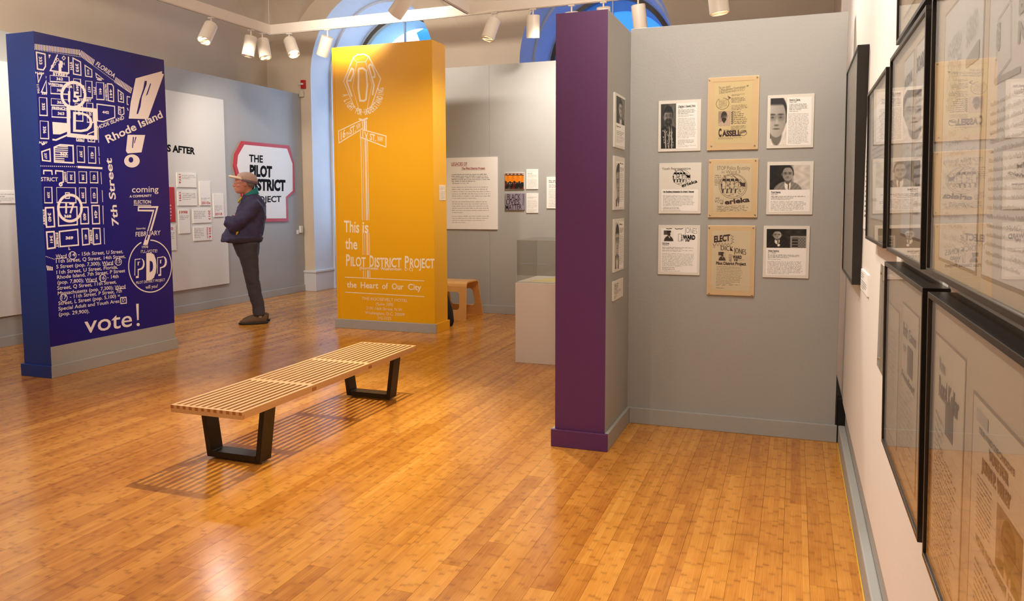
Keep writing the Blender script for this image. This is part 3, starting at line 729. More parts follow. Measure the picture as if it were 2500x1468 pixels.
yz.text('(Northwest', 340, 766, 516, 768, 27, C1, 'h', .02); yz.text('Washington', 536, 772, 734, 775, 27, C1, 'h', .02); yz.text('D C)', 766, 776, 842, 778, 27, C1, 'h', .02)
yz.stroke([(202, 838), (946, 874)], .009, C1); yz.stroke([(206, 980), (946, 1022)], .009, C1)
for t_, a_, b_, c_, d_ in (('the', 220, 934, 312, 938), ('Heart', 350, 940, 516, 944), ('of', 552, 948, 608, 950), ('Our', 644, 952, 754, 955), ('City', 796, 956, 922, 962)): yz.text(t_, a_, b_, c_, d_, 54, C1, 'h', .02)
for t_, a_, b_, c_, d_ in (('THE ROOSEVELT HOTEL', 362, 1052, 794, 1074), ('(Suite 100)', 494, 1104, 654, 1110), ('2101-16th Street, N.W.', 402, 1142, 748, 1160), ('Washington, D.C. 20009', 392, 1186, 764, 1206), ('332-3335', 508, 1236, 638, 1242)): yz.text(t_, a_, b_, c_, d_, 28, C1, 'h', -.002)
yz.build('sign_print', yk, 'cream line drawing of a street lamp with lettering')

# ---------------------------------------------------------------- photographs (shaded tone fields)
def E_(u, v, cx, cy, rx, ry, s=.12, rot=0):
    c, q = math.cos(rot), math.sin(rot); x = (u-cx)*c+(v-cy)*q; y = -(u-cx)*q+(v-cy)*c
    d = np.sqrt((x/rx)**2+(y/ry)**2); return np.clip((1-d)/s+.5, 0, 1)
def mixv(i, m, val): return i*(1-m)+val*m
_rs = np.random.RandomState(3)
def portrait(cx=.5, cy=.4, rx=.2, ry=.26, tone=.5, bgl=.15, bgr=.3, suit=.25, hair=.08, hairtop=.55, beard=0, side=.25, shirt=.9, tie=.2, shoulders=.55, hat=0, specs=0):
    def f(u, v):
        i = bgl+(bgr-bgl)*np.clip((u-.45)*6, 0, 1)+.05*np.sin(u*23+np.sin(v*9)*2)*np.sin(v*11)
        i = mixv(i, E_(u, v, cx, cy+ry*2.6, rx*2.6, ry*1.55, .05), suit+.04*np.sin(u*60+v*30))
        i = mixv(i, E_(u, v, cx, cy+ry*1.55, rx*.55, ry*.75, .2), shirt)
        i = mixv(i, E_(u, v, cx+.02, cy+ry*1.75, rx*.12, ry*.6, .2), tie)
        i = mixv(i, E_(u, v, cx, cy+ry*.85, rx*.55, ry*.6, .2), tone*.7)
        for s in (-1, 1): i = mixv(i, E_(u, v, cx+s*rx*1.0, cy+.02, rx*.14, ry*.24, .3), tone*.8)
        i = mixv(i, E_(u, v, cx, cy-ry*.16, rx*1.06, ry*.98, .06), hair)
        fac = E_(u, v, cx, cy+ry*.08, rx*.93, ry*.95, .06)*np.clip((v-(cy-ry*hairtop))/(.05)+.5, 0, 1)
        sh = tone*(1.12-side*((u-cx)/rx+.4))
        i = mixv(i, fac, sh)
        if beard: i = mixv(i, E_(u, v, cx, cy+ry*.66, rx*.8, ry*.42, .3), tone*.35)
        for s in (-1, 1):
            ex = cx+s*rx*.4; ey = cy+ry*.02
            i = mixv(i, E_(u, v, ex, ey, rx*.34, ry*.15, 1.4)*.6, tone*.55)
            i = mixv(i, E_(u, v, ex, ey-ry*.15, rx*.28, ry*.04, .8)*.8, tone*.3)
            i = mixv(i, E_(u, v, ex, ey, rx*.13, ry*.04, .8)*(.8 if rx < .3 else .6), .04 if rx < .3 else .15)
            if specs: i = mixv(i, (np.abs(E_(u, v, ex, ey, rx*.34, ry*.2, .3)-.5) < .3)*.8, .05)
        i = mixv(i, E_(u, v, cx+rx*.05, cy+ry*.24, rx*.10, ry*.2, 1.2)*.5, tone*1.25); i = mixv(i, E_(u, v, cx, cy+ry*.42, rx*.22, ry*.05, 1)*.7, tone*.45)
        i = mixv(i, E_(u, v, cx, cy+ry*.60, rx*.32, ry*.035, .8)*.8, tone*.35); i = mixv(i, E_(u, v, cx, cy+ry*.68, rx*.26, ry*.05, 1)*.5, tone*1.1)
        i = mixv(i, E_(u, v, cx-rx*.9*np.sign(side+.001), cy+ry*.3, rx*.5, ry*.7, 1.2)*.0, tone*.5)
        if hat: i = mixv(i, E_(u, v, cx, cy-ry*.75, rx*1.2, ry*.35, .1), .12)
        return i+_rs.normal(0, .012, u.shape)
    return f
def mics(u, v):
    i = portrait(.5, .27, .3, .2, .45, .2, .35, .08, .06, .4, 1, .35, .15, .1)(u, v)
    for k in range(26):
        x, y = .15+.7*((k*.37) % 1), .60+.38*((k*.23) % 1); i = mixv(i, E_(u, v, x, y, .04, .012, .5, k), .75)
    for x, r in ((.3, .12), (.55, -.1), (.72, .05)):
        i = mixv(i, E_(u, v, x+(v-.8)*r, .8, .03, .3, .4), .7)
    for x, y in ((.42, .47), (.62, .5), (.3, .55)): i = mixv(i, E_(u, v, x, y, .08, .03, .4, .6), .05)
    return i
def faceclose(cx, cy, rx, ry, **k): return portrait(cx, cy, rx, ry, **k)
def meeting(u, v):
    i = np.zeros(u.shape+(3,)); i[...] = (.10, .07, .07)
    wallm = np.clip((.6-v)/.05, 0, 1)*np.clip((v-.13)/.03, 0, 1)
    glow = .62+.38*np.cos(u*23)*np.clip(1-(v-.15)*3, 0, 1)
    for c, a in enumerate((.95, .55, .12)): i[..., c] = i[..., c]*(1-wallm)+wallm*a*(.72+.28*glow)
    top = np.clip((.13-v)/.02, 0, 1)
    for c, a in enumerate((.42, .28, .2)): i[..., c] = i[..., c]*(1-top)+top*a
    for k in range(5):
        m = E_(u, v, .15+.2*k, .07, .05, .018, .5)
        for c in range(3): i[..., c] = mixv(i[..., c], m, .95)
    for k in range(22):
        x = .03+.95*((k*.381) % 1); y = .56+.3*((k*.53) % 1); m = E_(u, v, x, y, .045, .075, .3)
        for c in range(3): i[..., c] = mixv(i[..., c], m, .05)
        m = E_(u, v, x, y+.12, .08, .1, .3)
        cc = ((.06, .06, .09), (.35, .08, .05), (.05, .05, .06), (.25, .22, .22))[k % 4]
        for c in range(3): i[..., c] = mixv(i[..., c], m, cc[c])
    for k in range(12):
        m = E_(u, v, .1+.8*((k*.29) % 1), .60+.06*((k*.7) % 1), .02, .01, .5)
        for c in range(3): i[..., c] = mixv(i[..., c], m, .85)
    return i
def easelscene(u, v):
    i = portrait(.27, .30, .115, .22, .5, .10, .16, .13, .05, .8, 0, -.2, .88, .15)(u, v)
    b = (u > .60)*(v > .36); i = np.where(b, .55, i); b = (u > .64)*(v > .45)*(v < .96)*(u < .79); i = np.where(b, .25+.2*np.sin(v*40), i)
    b = (u > .79)*(v > .45)*(u < .98); i = np.where(b, .45+.1*np.sin(u*90)*np.sin(v*40), i)
    i = mixv(i, E_(u, v, .31, .86, .035, .07, .2), .9)
    return i
def capfigure(u, v):
    i = .92+0*u; i = np.where((u < .62)*(v < .4), .3, i); i = mixv(i, E_(u, v, .5, 1.05, .48, .55, .04), .22); i = mixv(i, E_(u, v, .52, .36, .16, .2, .1), .2)
    i = np.where((abs(u-.52) < .2)*(v < .2), .15, i); i = mixv(i, E_(u, v, .56, .6, .04, .14, .4, -.5), .85); return i

# ---------------------------------------------------------------- flat boards on walls
def rect(ax, val, T, cs):
    P = [hit(T[1]+x/T[0], T[2]+y/T[0], ax, val) for x, y in cs]
    o = 1-ax
    lo = (P[0][o]+P[3][o])/2; hi = (P[1][o]+P[2][o])/2
    return min(lo, hi), max(lo, hi), (P[2].z+P[3].z)/2, (P[0].z+P[1].z)/2
def panel(name, label, cat, group, ax, val, nrm, T, cs, depth, m, bevel=.0012):
    lo, hi, z0, z1 = rect(ax, val, T, cs); n = nrm[ax]
    a, b = sorted((val, val-n*depth))
    base = (val-n*depth, (lo+hi)/2, z0) if ax == 0 else ((lo+hi)/2, val-n*depth, z0)
    r = thing(name, base, label, cat, group)
    A = (a, lo, z0) if ax == 0 else (lo, a, z0); B = (b, hi, z1) if ax == 0 else (hi, b, z1)
    boxo('board', A, B, m, r, bevel=bevel)
    r['_r'] = 0; del r['_r']
    art = Art(ax, val, nrm, T); art.rect = (lo, hi, z0, z1)
    return r, art
def screws(r, art, pts, rad=.0045):
    for x, y in pts:
        p = art.P(x, y); q = MB(); q.tube([p-art.n*.002, p+art.n*.006, p+art.n*.007], [rad, rad, rad*.6], 10); q.build('screw', STEEL, r, smooth=False)
F3, F6 = (3.67, 1480, 160), (3.8625, 1480, 380)
AN = (0, -1, 0); ALC = 5.003
G9 = 'boards in rows on the alcove wall'
# top row, left: man with microphones
r, a = panel('text_panel', 'white board with a bearded man at microphones, top left of the alcove wall', 'panel', G9, 1, ALC-.010, AN, F3, [(468, 320), (849, 300), (846, 765), (466, 773)], .0101, BOARDG)
a.poly([(488, 345), (815, 330), (815, 742), (488, 746)], PAPERW); a.layer()
a.photo((490, 347), (627, 340), (624, 744), (490, 746), mics, 50, 120, r)
a.text('Charles I. Cassell, FAIA', 645, 374, 800, 367, 15, INK, 'h', .03); a.stroke([(645, 377), (800, 370)], .0015, INK); a.text('b. 1924', 645, 387, 686, 385, 8, INK)
a.fuzz((645, 393), (800, 386), (643, 440), 4, INK, .62); a.fuzz((645, 444), (798, 438), (644, 462), 2, INK, .5)
a.fuzz((644, 468), (808, 465), (641, 652), 15, INKG, .55); a.fuzz((643, 662), (790, 660), (641, 708), 4, INK, .5, last=.4); a.fuzz((641, 712), (805, 710), (641, 730), 2, INKG, .5)
a.build('print', r)
# top row, middle: campaign flyer under acrylic
def flyer(label, T, cs, sheet, paper, scr, lines=None):
    r, a = panel('mounted_flyer', label, 'flyer', 'flyers mounted under clear acrylic on the alcove wall', 1, ALC-.016, AN, T, cs, .0161, CREAM)
    a.poly(sheet, paper); a.layer()
    lo, hi, z0, z1 = a.rect
    ac = boxo('acrylic_cover', (lo+.002, ALC-.0205, z0+.002), (hi-.002, ALC-.0185, z1-.002), ACRYL, r)
    screws(r, a, scr)
    return r, a
r, a = flyer('yellowed flyer on cream board with a bearded profile and the word CASSELL', F3, [(910, 112), (1370, 87), (1362, 747), (906, 763)], [(970, 158), (1310, 140), (1302, 695), (968, 704)], PAPERY, [(926, 132), (1355, 102), (942, 722), (1330, 716)])
a.stroke([(958, 150), (1320, 130)], .0015, mat('mount_line', srgb(200, 170, 130), .6)); B = BROWNINK
a.text('Do you want', 1010, 212, 1114, 196, 22, B, 'h', -.004); a.text('a Make-Believe Government', 1012, 236, 1248, 198, 22, B, 'h', -.004); a.text('or', 1258, 190, 1278, 187, 18, B, 'h', .03); a.text('a Real Government in D.C.?', 1014, 256, 1240, 222, 22, B, 'h', -.004)
a.ring(1043, 342, 58, 50, .0022, B, 40, -70, 255, -18); a.stroke([(1092, 288), (1110, 290)], .0025, B); a.stroke([(1092, 276), (1112, 290), (1094, 303)], .004, B)
a.fuzz((1010, 306), (1086, 300), (1010, 380), 7, B, .5, cpl=16, last=.5); a.fuzz((1124, 256), (1242, 248), (1124, 276), 2, B, .6, cpl=26); a.fuzz((1118, 286), (1252, 280), (1122, 334), 4, B, .6, cpl=30)
a.fuzz((1124, 352), (1266, 344), (1122, 402), 4, B, .55, cpl=30)
for k in range(7):
    y = 418+k*16.5; a.stroke([(1122, y), (1127, y+7), (1138, y-8)], .004, B); a.fuzz((1144, y-7), (1144+[60, 90, 84, 104, 118, 122, 108][k], y-10), (1144, y+7), 1, B, .75, cpl=20, last=1)
a.photo((1005, 412), (1113, 406), (1112, 540), (1003, 545), lambda u, v: np.stack([portrait(.48, .36, .24, .3, .42, .72, .86, .86, .22, .2, 1, -.5, .9, .7)(u, v)*c for c in (1, .88, .80)], -1), 50, 60, r)
a.fuzz((1120, 540), (1262, 532), (1118, 580), 4, B, .55, cpl=32); a.text('Charles I.', 1046, 584, 1098, 580, 10, B, 'h', 0)
a.text('C', 1006, 637, 1034, 636, 66, B, 'h', .06); a.text('ASSELL', 1038, 634, 1206, 628, 46, B, 'h', .06); a.ring(1228, 604, 30, 24, .0025, B, 30, -150, 130); a.stroke([(1196, 612), (1254, 592)], .004, B); a.stroke([(1196, 602), (1252, 583)], .004, B)
a.fuzz((1005, 642), (1226, 640), (1004, 662), 2, B, .55, cpl=60)
a.build('print', r)
Q3 = (3.67, 1700, 160)
def bio(label, T, cs, card, ph, phf, n, name, dates, tx, body, quote, portraitside=True):
    r, a = panel('text_panel', label, 'panel', G9, 1, ALC-.010, AN, T, cs, .0101, BOARDG)
    a.poly(card, PAPERW); a.layer()
    a.photo(*ph, phf, n[0], n[1], r)
    a.text(name, *tx, INK, 'h', .03); x0, y0, x1, y1, h = tx; a.stroke([(x0, y0+4), (x1+3, y1+4)], .0015, INK)
    a.text(dates, x0, y0+h*1.15+2, x0+(x1-x0)*.7, y1+h*1.15+2, h*.55, INK)
    for q in quote: a.fuzz(q[0], q[1], q[2], q[3], INK, .6, cpl=q[4] if len(q) > 4 else 46)
    a.fuzz(*body, INKG, .55)
    a.build('print', r); return r, a
bio('white board with large half face and tie, top right of the alcove wall', Q3, [(638, 268), (1062, 250), (1045, 735), (631, 743)], [(664, 294), (1034, 278), (1028, 712), (658, 716)],
    ((666, 295), (815, 290), (804, 714), (658, 715)), portrait(.38, .40, .62, .42, .62, .3, .85, .88, .12, .62, 0, .12, .92, .25), (60, 110), 'David A. Clarke', '1943-1997', (834, 316, 930, 313, 15),
    ((826, 424), (1012, 424), (822, 700), 22), [((834, 342), (1012, 338), (832, 402), 5), ((832, 406), (965, 404), (832, 416), 1)])
bio('white board with a seated man in a suit, middle row right of alcove', Q3, [(634, 866), (1052, 857), (1040, 1337), (627, 1335)], [(656, 894), (1020, 890), (1014, 1308), (650, 1312)],
    ((658, 895), (1020, 890), (1018, 1112), (656, 1114)), portrait(.45, .34, .14, .30, .5, .08, .8, .5, .1, .80, 0, -.1, .92, .3), (110, 66), 'Frank Reeves', '1916-1973', (671, 1142, 754, 1141, 14),
    ((668, 1212), (990, 1214), (667, 1300), 7), [((668, 1166), (998, 1166), (668, 1192), 2, 80), ((668, 1194), (950, 1196), (668, 1204), 1, 80)])
T9 = (4.587, 1840, 380)
bio('white board with a smiling man beside an easel, bottom right of the alcove wall', T9, [(110, 787), (630, 790), (615, 1377), (102, 1365)], [(142, 822), (592, 824), (582, 1346), (134, 1338)],
    ((146, 822), (592, 824), (588, 1036), (143, 1032)), easelscene, (120, 60), 'Walter Fauntroy', 'b. 1933', (160, 1074, 284, 1075, 17),
    ((156, 1176), (560, 1184), (154, 1324), 10), [((160, 1104), (548, 1110), (158, 1146), 3, 70), ((158, 1152), (400, 1158), (158, 1164), 1, 50)])
# crowd drawing inside a circle
def crowd(a, cx, cy, rx, ry, m, sc=1):
    a.ring(cx, cy, rx, ry, .0014*sc, m); R = random.Random(5)
    for k in range(4):
        x = cx-rx*.72+k*rx*.33; y = cy-ry*.28; a.ring(x, y, rx*.16, ry*.17, .0018*sc, m, 12, 170, 370); a.stroke([(x-rx*.17, y), (x-rx*.2, cy+ry*.3), (x+rx*.12, cy+ry*.3), (x+rx*.17, y)], .0014*sc, m)
        a.poly([(x-rx*.1, y-ry*.34), (x+rx*.14, y-ry*.36), (x+rx*.17, y-ry*.12), (x-rx*.12, y-ry*.14)], m)
        a.stroke([(x-rx*.05, cy+ry*.3), (x-rx*.1, cy+ry*.62)], .006*sc, m)
    a.poly([(cx-rx*.97, cy-ry*.15), (cx-rx*.84, cy-ry*.2), (cx-rx*.86, cy+ry*.3), (cx-rx*.7, cy+ry*.62), (cx-rx*.86, cy+ry*.5)], m)
    a.poly([(cx+rx*.5, cy-ry*.3), (cx+rx*.95, cy-ry*.24), (cx+rx*.96, cy+ry*.1), (cx+rx*.6, cy+ry*.02)], m)
    for k in range(70):
        t = R.uniform(0, 6.28); q = R.uniform(.15, .92); x, y = cx+rx*q*math.cos(t), cy+ry*q*math.sin(t)
        a.stroke([(x, y), (x+R.uniform(-.12, .12)*rx, y+R.uniform(-.12, .12)*ry), (x+R.uniform(-.2, .2)*rx, y+R.uniform(-.1, .1)*ry)], .0012*sc, m)
    for p, q in (((-.75, -.95), (-.5, -.5)), ((-.05, -.95), (.3, -.6))):
        for d in (0, .07): a.stroke([(cx+rx*(p[0]+d), cy+ry*p[1]), (cx+rx*(q[0]+d), cy+ry*q[1])], .0016*sc, m)
    a.ring(cx+rx*.55, cy-ry*.45, rx*.1, ry*.12, .0016*sc, m, 12); a.stroke([(cx+rx*.4, cy), (cx+rx*.45, cy-ry*.3), (cx+rx*.68, cy-ry*.3), (cx+rx*.72, cy)], .0018*sc, m)
r, a = panel('text_panel', 'white board headed Youth Representative with round crowd drawing', 'panel', G9, 1, ALC-.010, AN, F6, [(499, 70), (899, 67), (890, 548), (495, 547)], .0101, BOARDG)
a.poly([(522, 318), (868, 318), (864, 522), (520, 520)], PAPERW); a.layer()
a.text('Youth Representative', 526, 134, 796, 132, 22, INK, 'h', -.004); crowd(a, 710, 205, 84, 72, INK); a.layer(); a.text('erieka', 716, 300, 862, 252, 30, INK, 'r', .02)
a.text('Her Excellency Ambassador Dr. Erieka F. Bennett', 538, 346, 828, 345, 12, INK, 'h', .04); a.stroke([(538, 349), (828, 348)], .0013, INK)
a.fuzz((538, 372), (842, 372), (536, 476), 10, INKG, .5, cpl=52); a.fuzz((536, 484), (690, 484), (536, 506), 2, INK, .5, last=1); a.fuzz((536, 514), (820, 514), (536, 522), 1, INKG, .6, cpl=60)
a.build('print', r)
r, a = flyer('cream-mounted flyer with a round crowd drawing and the word erieka', F6, [(966, 37), (1434, 30), (1423, 583), (961, 583)], [(1012, 78), (1372, 75), (1365, 528), (1006, 528)], PAPERC, [(980, 60), (1408, 46), (977, 560), (1403, 558)])
a.text('STOP Police Brutality', 1046, 136, 1356, 134, 36, B, 'h', -.012); a.text('in Ward 3', 1088, 168, 1262, 166, 28, B, 'h', -.012)
a.fuzz((1024, 176), (1092, 176), (1022, 282), 6, B, .5, cpl=10); crowd(a, 1196, 285, 120, 106, B, 1.2); a.ring(1196, 288, 132, 118, .0016, B)
a.text('AND', 1030, 412, 1070, 412, 18, B, 'h', -.01); a.text('VOTE', 1024, 444, 1108, 444, 26, B, 'h', -.012); a.text('FOR', 1076, 460, 1102, 460, 13, B, 'h', .03)
a.layer(); a.text('erieka', 1120, 462, 1354, 434, 44, B, 'r', .035)
a.scribble((1044, 474), (1366, 464), (1046, 530), 4, .0013, B, 4)
a.build('print', r)
r, a = panel('text_panel', 'white board with cap-wearing man and lettering WARD 10 on the alcove wall', 'panel', G9, 1, ALC-.010, AN, F6, [(492, 655), (887, 658), (880, 1132), (487, 1118)], .0101, BOARDG)
a.poly([(518, 684), (862, 686), (856, 1106), (513, 1098)], PAPERW); a.layer()
a.stroke([(568, 688), (590, 692), (604, 688), (618, 690)], .004, INK); a.stroke([(650, 688), (664, 694), (690, 690), (704, 694), (722, 688)], .004, INK)
a.text('JONES', 740, 728, 856, 738, 50, INK, 'h', -.018); a.text('WARD', 722, 788, 840, 792, 38, INK, 'h', .06); a.text('10', 748, 811, 786, 811, 18, INK, 'h', .06); a.text('THE', 706, 744, 704, 808, 22, INK, 'd', .0); a.stroke([(680, 740), (710, 740), (708, 808), (680, 806), (680, 740)], .0018, INK)
a.photo((543, 706), (637, 708), (636, 808), (542, 807), capfigure, 40, 44, r)
a.text('Dick Jones', 530, 832, 594, 833, 13, INK, 'h', .03); a.stroke([(530, 836), (594, 836)], .0013, INK); a.text('1936-2016', 530, 848, 590, 849, 8, INK)
a.fuzz((530, 858), (840, 866), (530, 880), 2, INK, .6, cpl=70); a.fuzz((530, 886), (822, 892), (530, 904), 2, INK, .5, cpl=70); a.fuzz((529, 916), (838, 922), (527, 1044), 12, INKG, .5, cpl=44); a.fuzz((528, 1048), (658, 1050), (528, 1076), 2, INK, .5, last=.9); a.fuzz((527, 1080), (808, 1086), (527, 1092), 1, INKG, .6, cpl=60)
a.build('print', r)
r, a = flyer('cream-mounted flyer headed ELECT DICK JONES with jagged lettering', F6, [(957, 657), (1407, 663), (1390, 1327), (949, 1310)], [(1000, 706), (1362, 712), (1350, 1280), (990, 1266)], PAPERC, [(972, 680), (1387, 680), (970, 1297), (1373, 1315)])
a.text('ELECT', 1016, 818, 1168, 802, 56, B, 'h', .05); R = random.Random(2)
a.stroke([(1004, 830)]+[(1010+k*14, 826+(k % 2)*26) for k in range(1, 13)]+[(1186, 840), (1176, 826), (1204, 818), (1180, 806), (1204, 790), (1178, 784), (1200, 762), (1176, 758), (1180, 744)], .0018, B)
a.stroke([(1006, 830), (1018, 872), (1026, 850)], .0018, B); a.text('DICK', 1082, 892, 1196, 900, 44, B, 'h', -.02); a.text('JONES', 1206, 916, 1318, 936, 50, B, 'h', -.02)
for o_ in ((2, 2), (-2, 2)): a.text('DICK', 1082+o_[0], 892+o_[1], 1196+o_[0], 900+o_[1], 44, B, 'h', -.024); a.text('JONES', 1206+o_[0], 916+o_[1], 1318+o_[0], 936+o_[1], 50, B, 'h', -.024)
a.photo((1058, 908), (1128, 910), (1128, 992), (1058, 990), lambda u, v: np.stack([(.12+.85*capfigure(u, v))*c for c in (1, .9, .8)], -1), 36, 40, r)
a.text('THE', 1166, 938, 1164, 996, 16, B, 'd', 0); a.stroke([(1160, 936), (1180, 936), (1180, 998), (1160, 996), (1160, 936)], .0016, B); a.text('WARD', 1192, 970, 1278, 974, 28, B, 'h', .06); a.text('10', 1206, 994, 1240, 996, 20, B, 'h', .06); a.fuzz((1250, 978), (1306, 980), (1250, 992), 2, B, .4, cpl=18)
a.layer(); a.text('Pilot District Project', 1036, 1028, 1318, 1036, 27, B, 'h', .04)
a.fuzz((1042, 1036), (1290, 1046), (1036, 1204), 12, B, .28, cpl=60)
for x in (1036, 1090, 1158, 1218): a.fuzz((x, 1206+(x-1036)*.03), (x+46, 1208+(x-1036)*.03), (x, 1228), 2, B, .4, cpl=14)
a.fuzz((1036, 1240), (1160, 1246), (1036, 1250), 1, B, .5, cpl=26)
a.build('print', r)

# boards on the inner side of the purple-ended wall
TI = (2.531, 1480, 180); XI = -.999
def side(label, cs, nm, **k): return panel(nm, label, 'panel', 'narrow boards on the inner side of the purple-ended wall', 0, XI+.010, (1, 0, 0), TI, cs, .0101, BOARDG)
r, a = side('white board with a man before a bookshelf, topmost on the inner side wall', [(55, 113), (118, 150), (115, 467), (51, 455)], 'text_panel')
a.poly([(61, 132), (115, 158), (113, 452), (58, 440)], PAPERW); a.layer(); a.photo((62, 134), (115, 162), (113, 322), (62, 302), portrait(.5, .42, .22, .3, .6, .2, .45, .2, .1, .6), 44, 70, r)
a.fuzz((64, 318), (86, 324), (64, 330), 1, INK, .9, cpl=8, last=1); a.fuzz((64, 346), (110, 362), (64, 376), 3, INK, .5, cpl=20); a.fuzz((64, 380), (111, 392), (62, 424), 5, INKG, .5, cpl=22); a.build('print', r)
r, a = side('white board with a half face of a smiling man, second on the inner side wall', [(51, 508), (115, 520), (111, 842), (48, 840)], 'text_panel')
a.poly([(60, 540), (111, 545), (108, 826), (58, 824)], PAPERW); a.layer(); a.photo((61, 552), (82, 552), (80, 820), (59, 822), portrait(.7, .42, .75, .36, .55, .85, .8, .15, .06, .6), 30, 80, r)
a.fuzz((84, 548), (102, 552), (84, 560), 1, INK, .9, cpl=8, last=1); a.fuzz((85, 576), (107, 580), (85, 606), 4, INK, .6, cpl=12); a.fuzz((84, 612), (108, 616), (82, 790), 17, INKG, .5, cpl=14); a.build('print', r)
r, a = side('white board with a man in glasses, third down on the inner side wall', [(50, 898), (112, 895), (107, 1210), (46, 1227)], 'text_panel')
a.poly([(56, 914), (109, 912), (104, 1196), (53, 1208)], PAPERW); a.layer(); a.photo((57, 918), (80, 917), (77, 1204), (54, 1208), portrait(.5, .38, .5, .3, .62, .75, .85, .25, .1, .45, 0, .1, .9, .3, .55, 0, 1), 30, 80, r)
a.fuzz((82, 925), (98, 925), (82, 938), 1, INK, .9, cpl=8, last=1); a.fuzz((82, 950), (107, 950), (82, 985), 4, INK, .6, cpl=12); a.fuzz((82, 992), (106, 990), (80, 1180), 19, INKG, .5, cpl=14); a.build('print', r)
r, a = side('small white caption label, lowest on the inner side wall', [(47, 1290), (105, 1257), (104, 1375), (44, 1407)], 'caption_label')
a.fuzz((52, 1298), (74, 1288), (52, 1340), 4, INK, .5, cpl=10); a.fuzz((51, 1342), (92, 1322), (51, 1366), 3, INK, .4, cpl=18); a.fuzz((50, 1374), (66, 1366), (50, 1392), 2, INK, .4, cpl=8); a.build('print', r)

# far wall: text panel, photographs, labels
TF = (5.647, 1070, 360); YF = 9.352
def far(name, label, cat, cs, m, d=.012, group=None): return panel(name, label, cat, group, 1, YF-d, (0, -1, 0), TF, cs, d+.0001, m)
r, a = far('text_panel', 'large white text panel with red heading LEGACIES OF on the far wall', 'panel', [(92, 148), (812, 128), (818, 1133), (100, 1126)], BOARD, .018)
a.text('LEGACIES OF', 182, 252, 398, 248, 42, DRED, 'h', .015); a.stroke([(182, 260), (400, 256)], .003, DRED); a.text('The Pilot District Project', 322, 304, 644, 300, 26, DRED, 'h', .03); a.stroke([(320, 312), (648, 308)], .003, DRED)
a.fuzz((186, 362), (726, 356), (186, 478), 5, INKB, .55, cpl=74); a.text('-PDP Newsletter, Vol. 1 No. 1, 1970', 190, 504, 420, 502, 14, INKB, 'h', .01)
a.fuzz((188, 530), (734, 526), (190, 712), 6, INKG, .42, cpl=70); a.fuzz((190, 732), (722, 730), (192, 908), 6, INKG, .42, cpl=70, last=.27); a.fuzz((192, 932), (700, 930), (192, 1044), 4, INKG, .42, cpl=66, last=.35)
a.build('print', r)
r, a = far('photo_board', 'small colour photo board of a crowded meeting hall on the far wall', 'photograph', [(922, 350), (1184, 350), (1182, 577), (921, 577)], BOARD, .02)
a.photo((924, 356), (1181, 356), (1180, 574), (922, 575), meeting, 110, 90, r)
r, a = far('photo_board', 'grey photo board lettered BLACK LIVES MATTER on the far wall', 'photograph', [(924, 635), (1186, 635), (1187, 864), (922, 864)], mat('grey_print', srgb(136, 130, 142), .5), .02)
DK = mat('dark_plum_ink', srgb(44, 26, 32), .5)
a.text('BLACK', 950, 722, 1134, 722, 78, DK, 'h', .008); a.text('LIVES', 936, 786, 1122, 783, 60, DK, 'h', .012); a.text('MATTER', 928, 860, 1150, 854, 68, DK, 'h', .014); a.stroke([(1170, 642), (1172, 690), (1168, 800)], .007, DK); a.build('print', r)
r, a = far('caption_label', 'white caption label right of the meeting hall photo', 'label', [(1210, 302), (1375, 300), (1376, 576), (1214, 576)], BOARD, .012, 'caption labels beside the two photo boards')
a.fuzz((1228, 316), (1366, 314), (1228, 342), 2, INKG, .4, cpl=40); a.fuzz((1230, 354), (1300, 354), (1230, 368), 1, INK, .6, cpl=16, last=1); a.fuzz((1230, 372), (1360, 372), (1230, 420), 4, INKG, .4, cpl=30); a.fuzz((1230, 430), (1364, 430), (1230, 564), 10, INKG, .4, cpl=34); a.build('print', r)
r, a = far('caption_label', 'white caption label right of the BLACK LIVES MATTER board', 'label', [(1214, 630), (1377, 632), (1378, 903), (1215, 905)], BOARD, .012, 'caption labels beside the two photo boards')
a.fuzz((1230, 648), (1320, 648), (1230, 660), 1, INKG, .4, cpl=20); a.fuzz((1230, 676), (1364, 680), (1230, 702), 2, INK, .5, cpl=34); a.fuzz((1230, 716), (1366, 718), (1230, 840), 9, INKG, .4, cpl=34); a.fuzz((1230, 848), (1366, 850), (1230, 892), 4, INKG, .45, cpl=34); a.build('print', r)
r, a = far('text_panel', 'white text panel with navy heading half hidden behind the purple wall end', 'panel', [(1491, 408), (1790, 404), (1792, 841), (1493, 843)], BOARD, .014)
a.fuzz((1526, 448), (1760, 446), (1526, 492), 2, INKB, .75, cpl=26, last=1); a.fuzz((1526, 506), (1760, 504), (1526, 560), 3, INKB, .5, cpl=40); a.fuzz((1526, 572), (1764, 570), (1526, 820), 12, INKG, .4, cpl=44); a.build('print', r)
r, a = panel('caption_label', 'narrow cream caption label on the side face of the yellow block', 'label', None, 0, -3.665+.006, (1, 0, 0), TF, [(17, 519), (102, 519), (102, 730), (20, 732)], .006, PAPERC)
a.fuzz((26, 536), (94, 536), (26, 590), 4, INKG, .4, cpl=20); a.fuzz((26, 600), (94, 600), (28, 716), 9, INKG, .4, cpl=20); a.build('print', r)

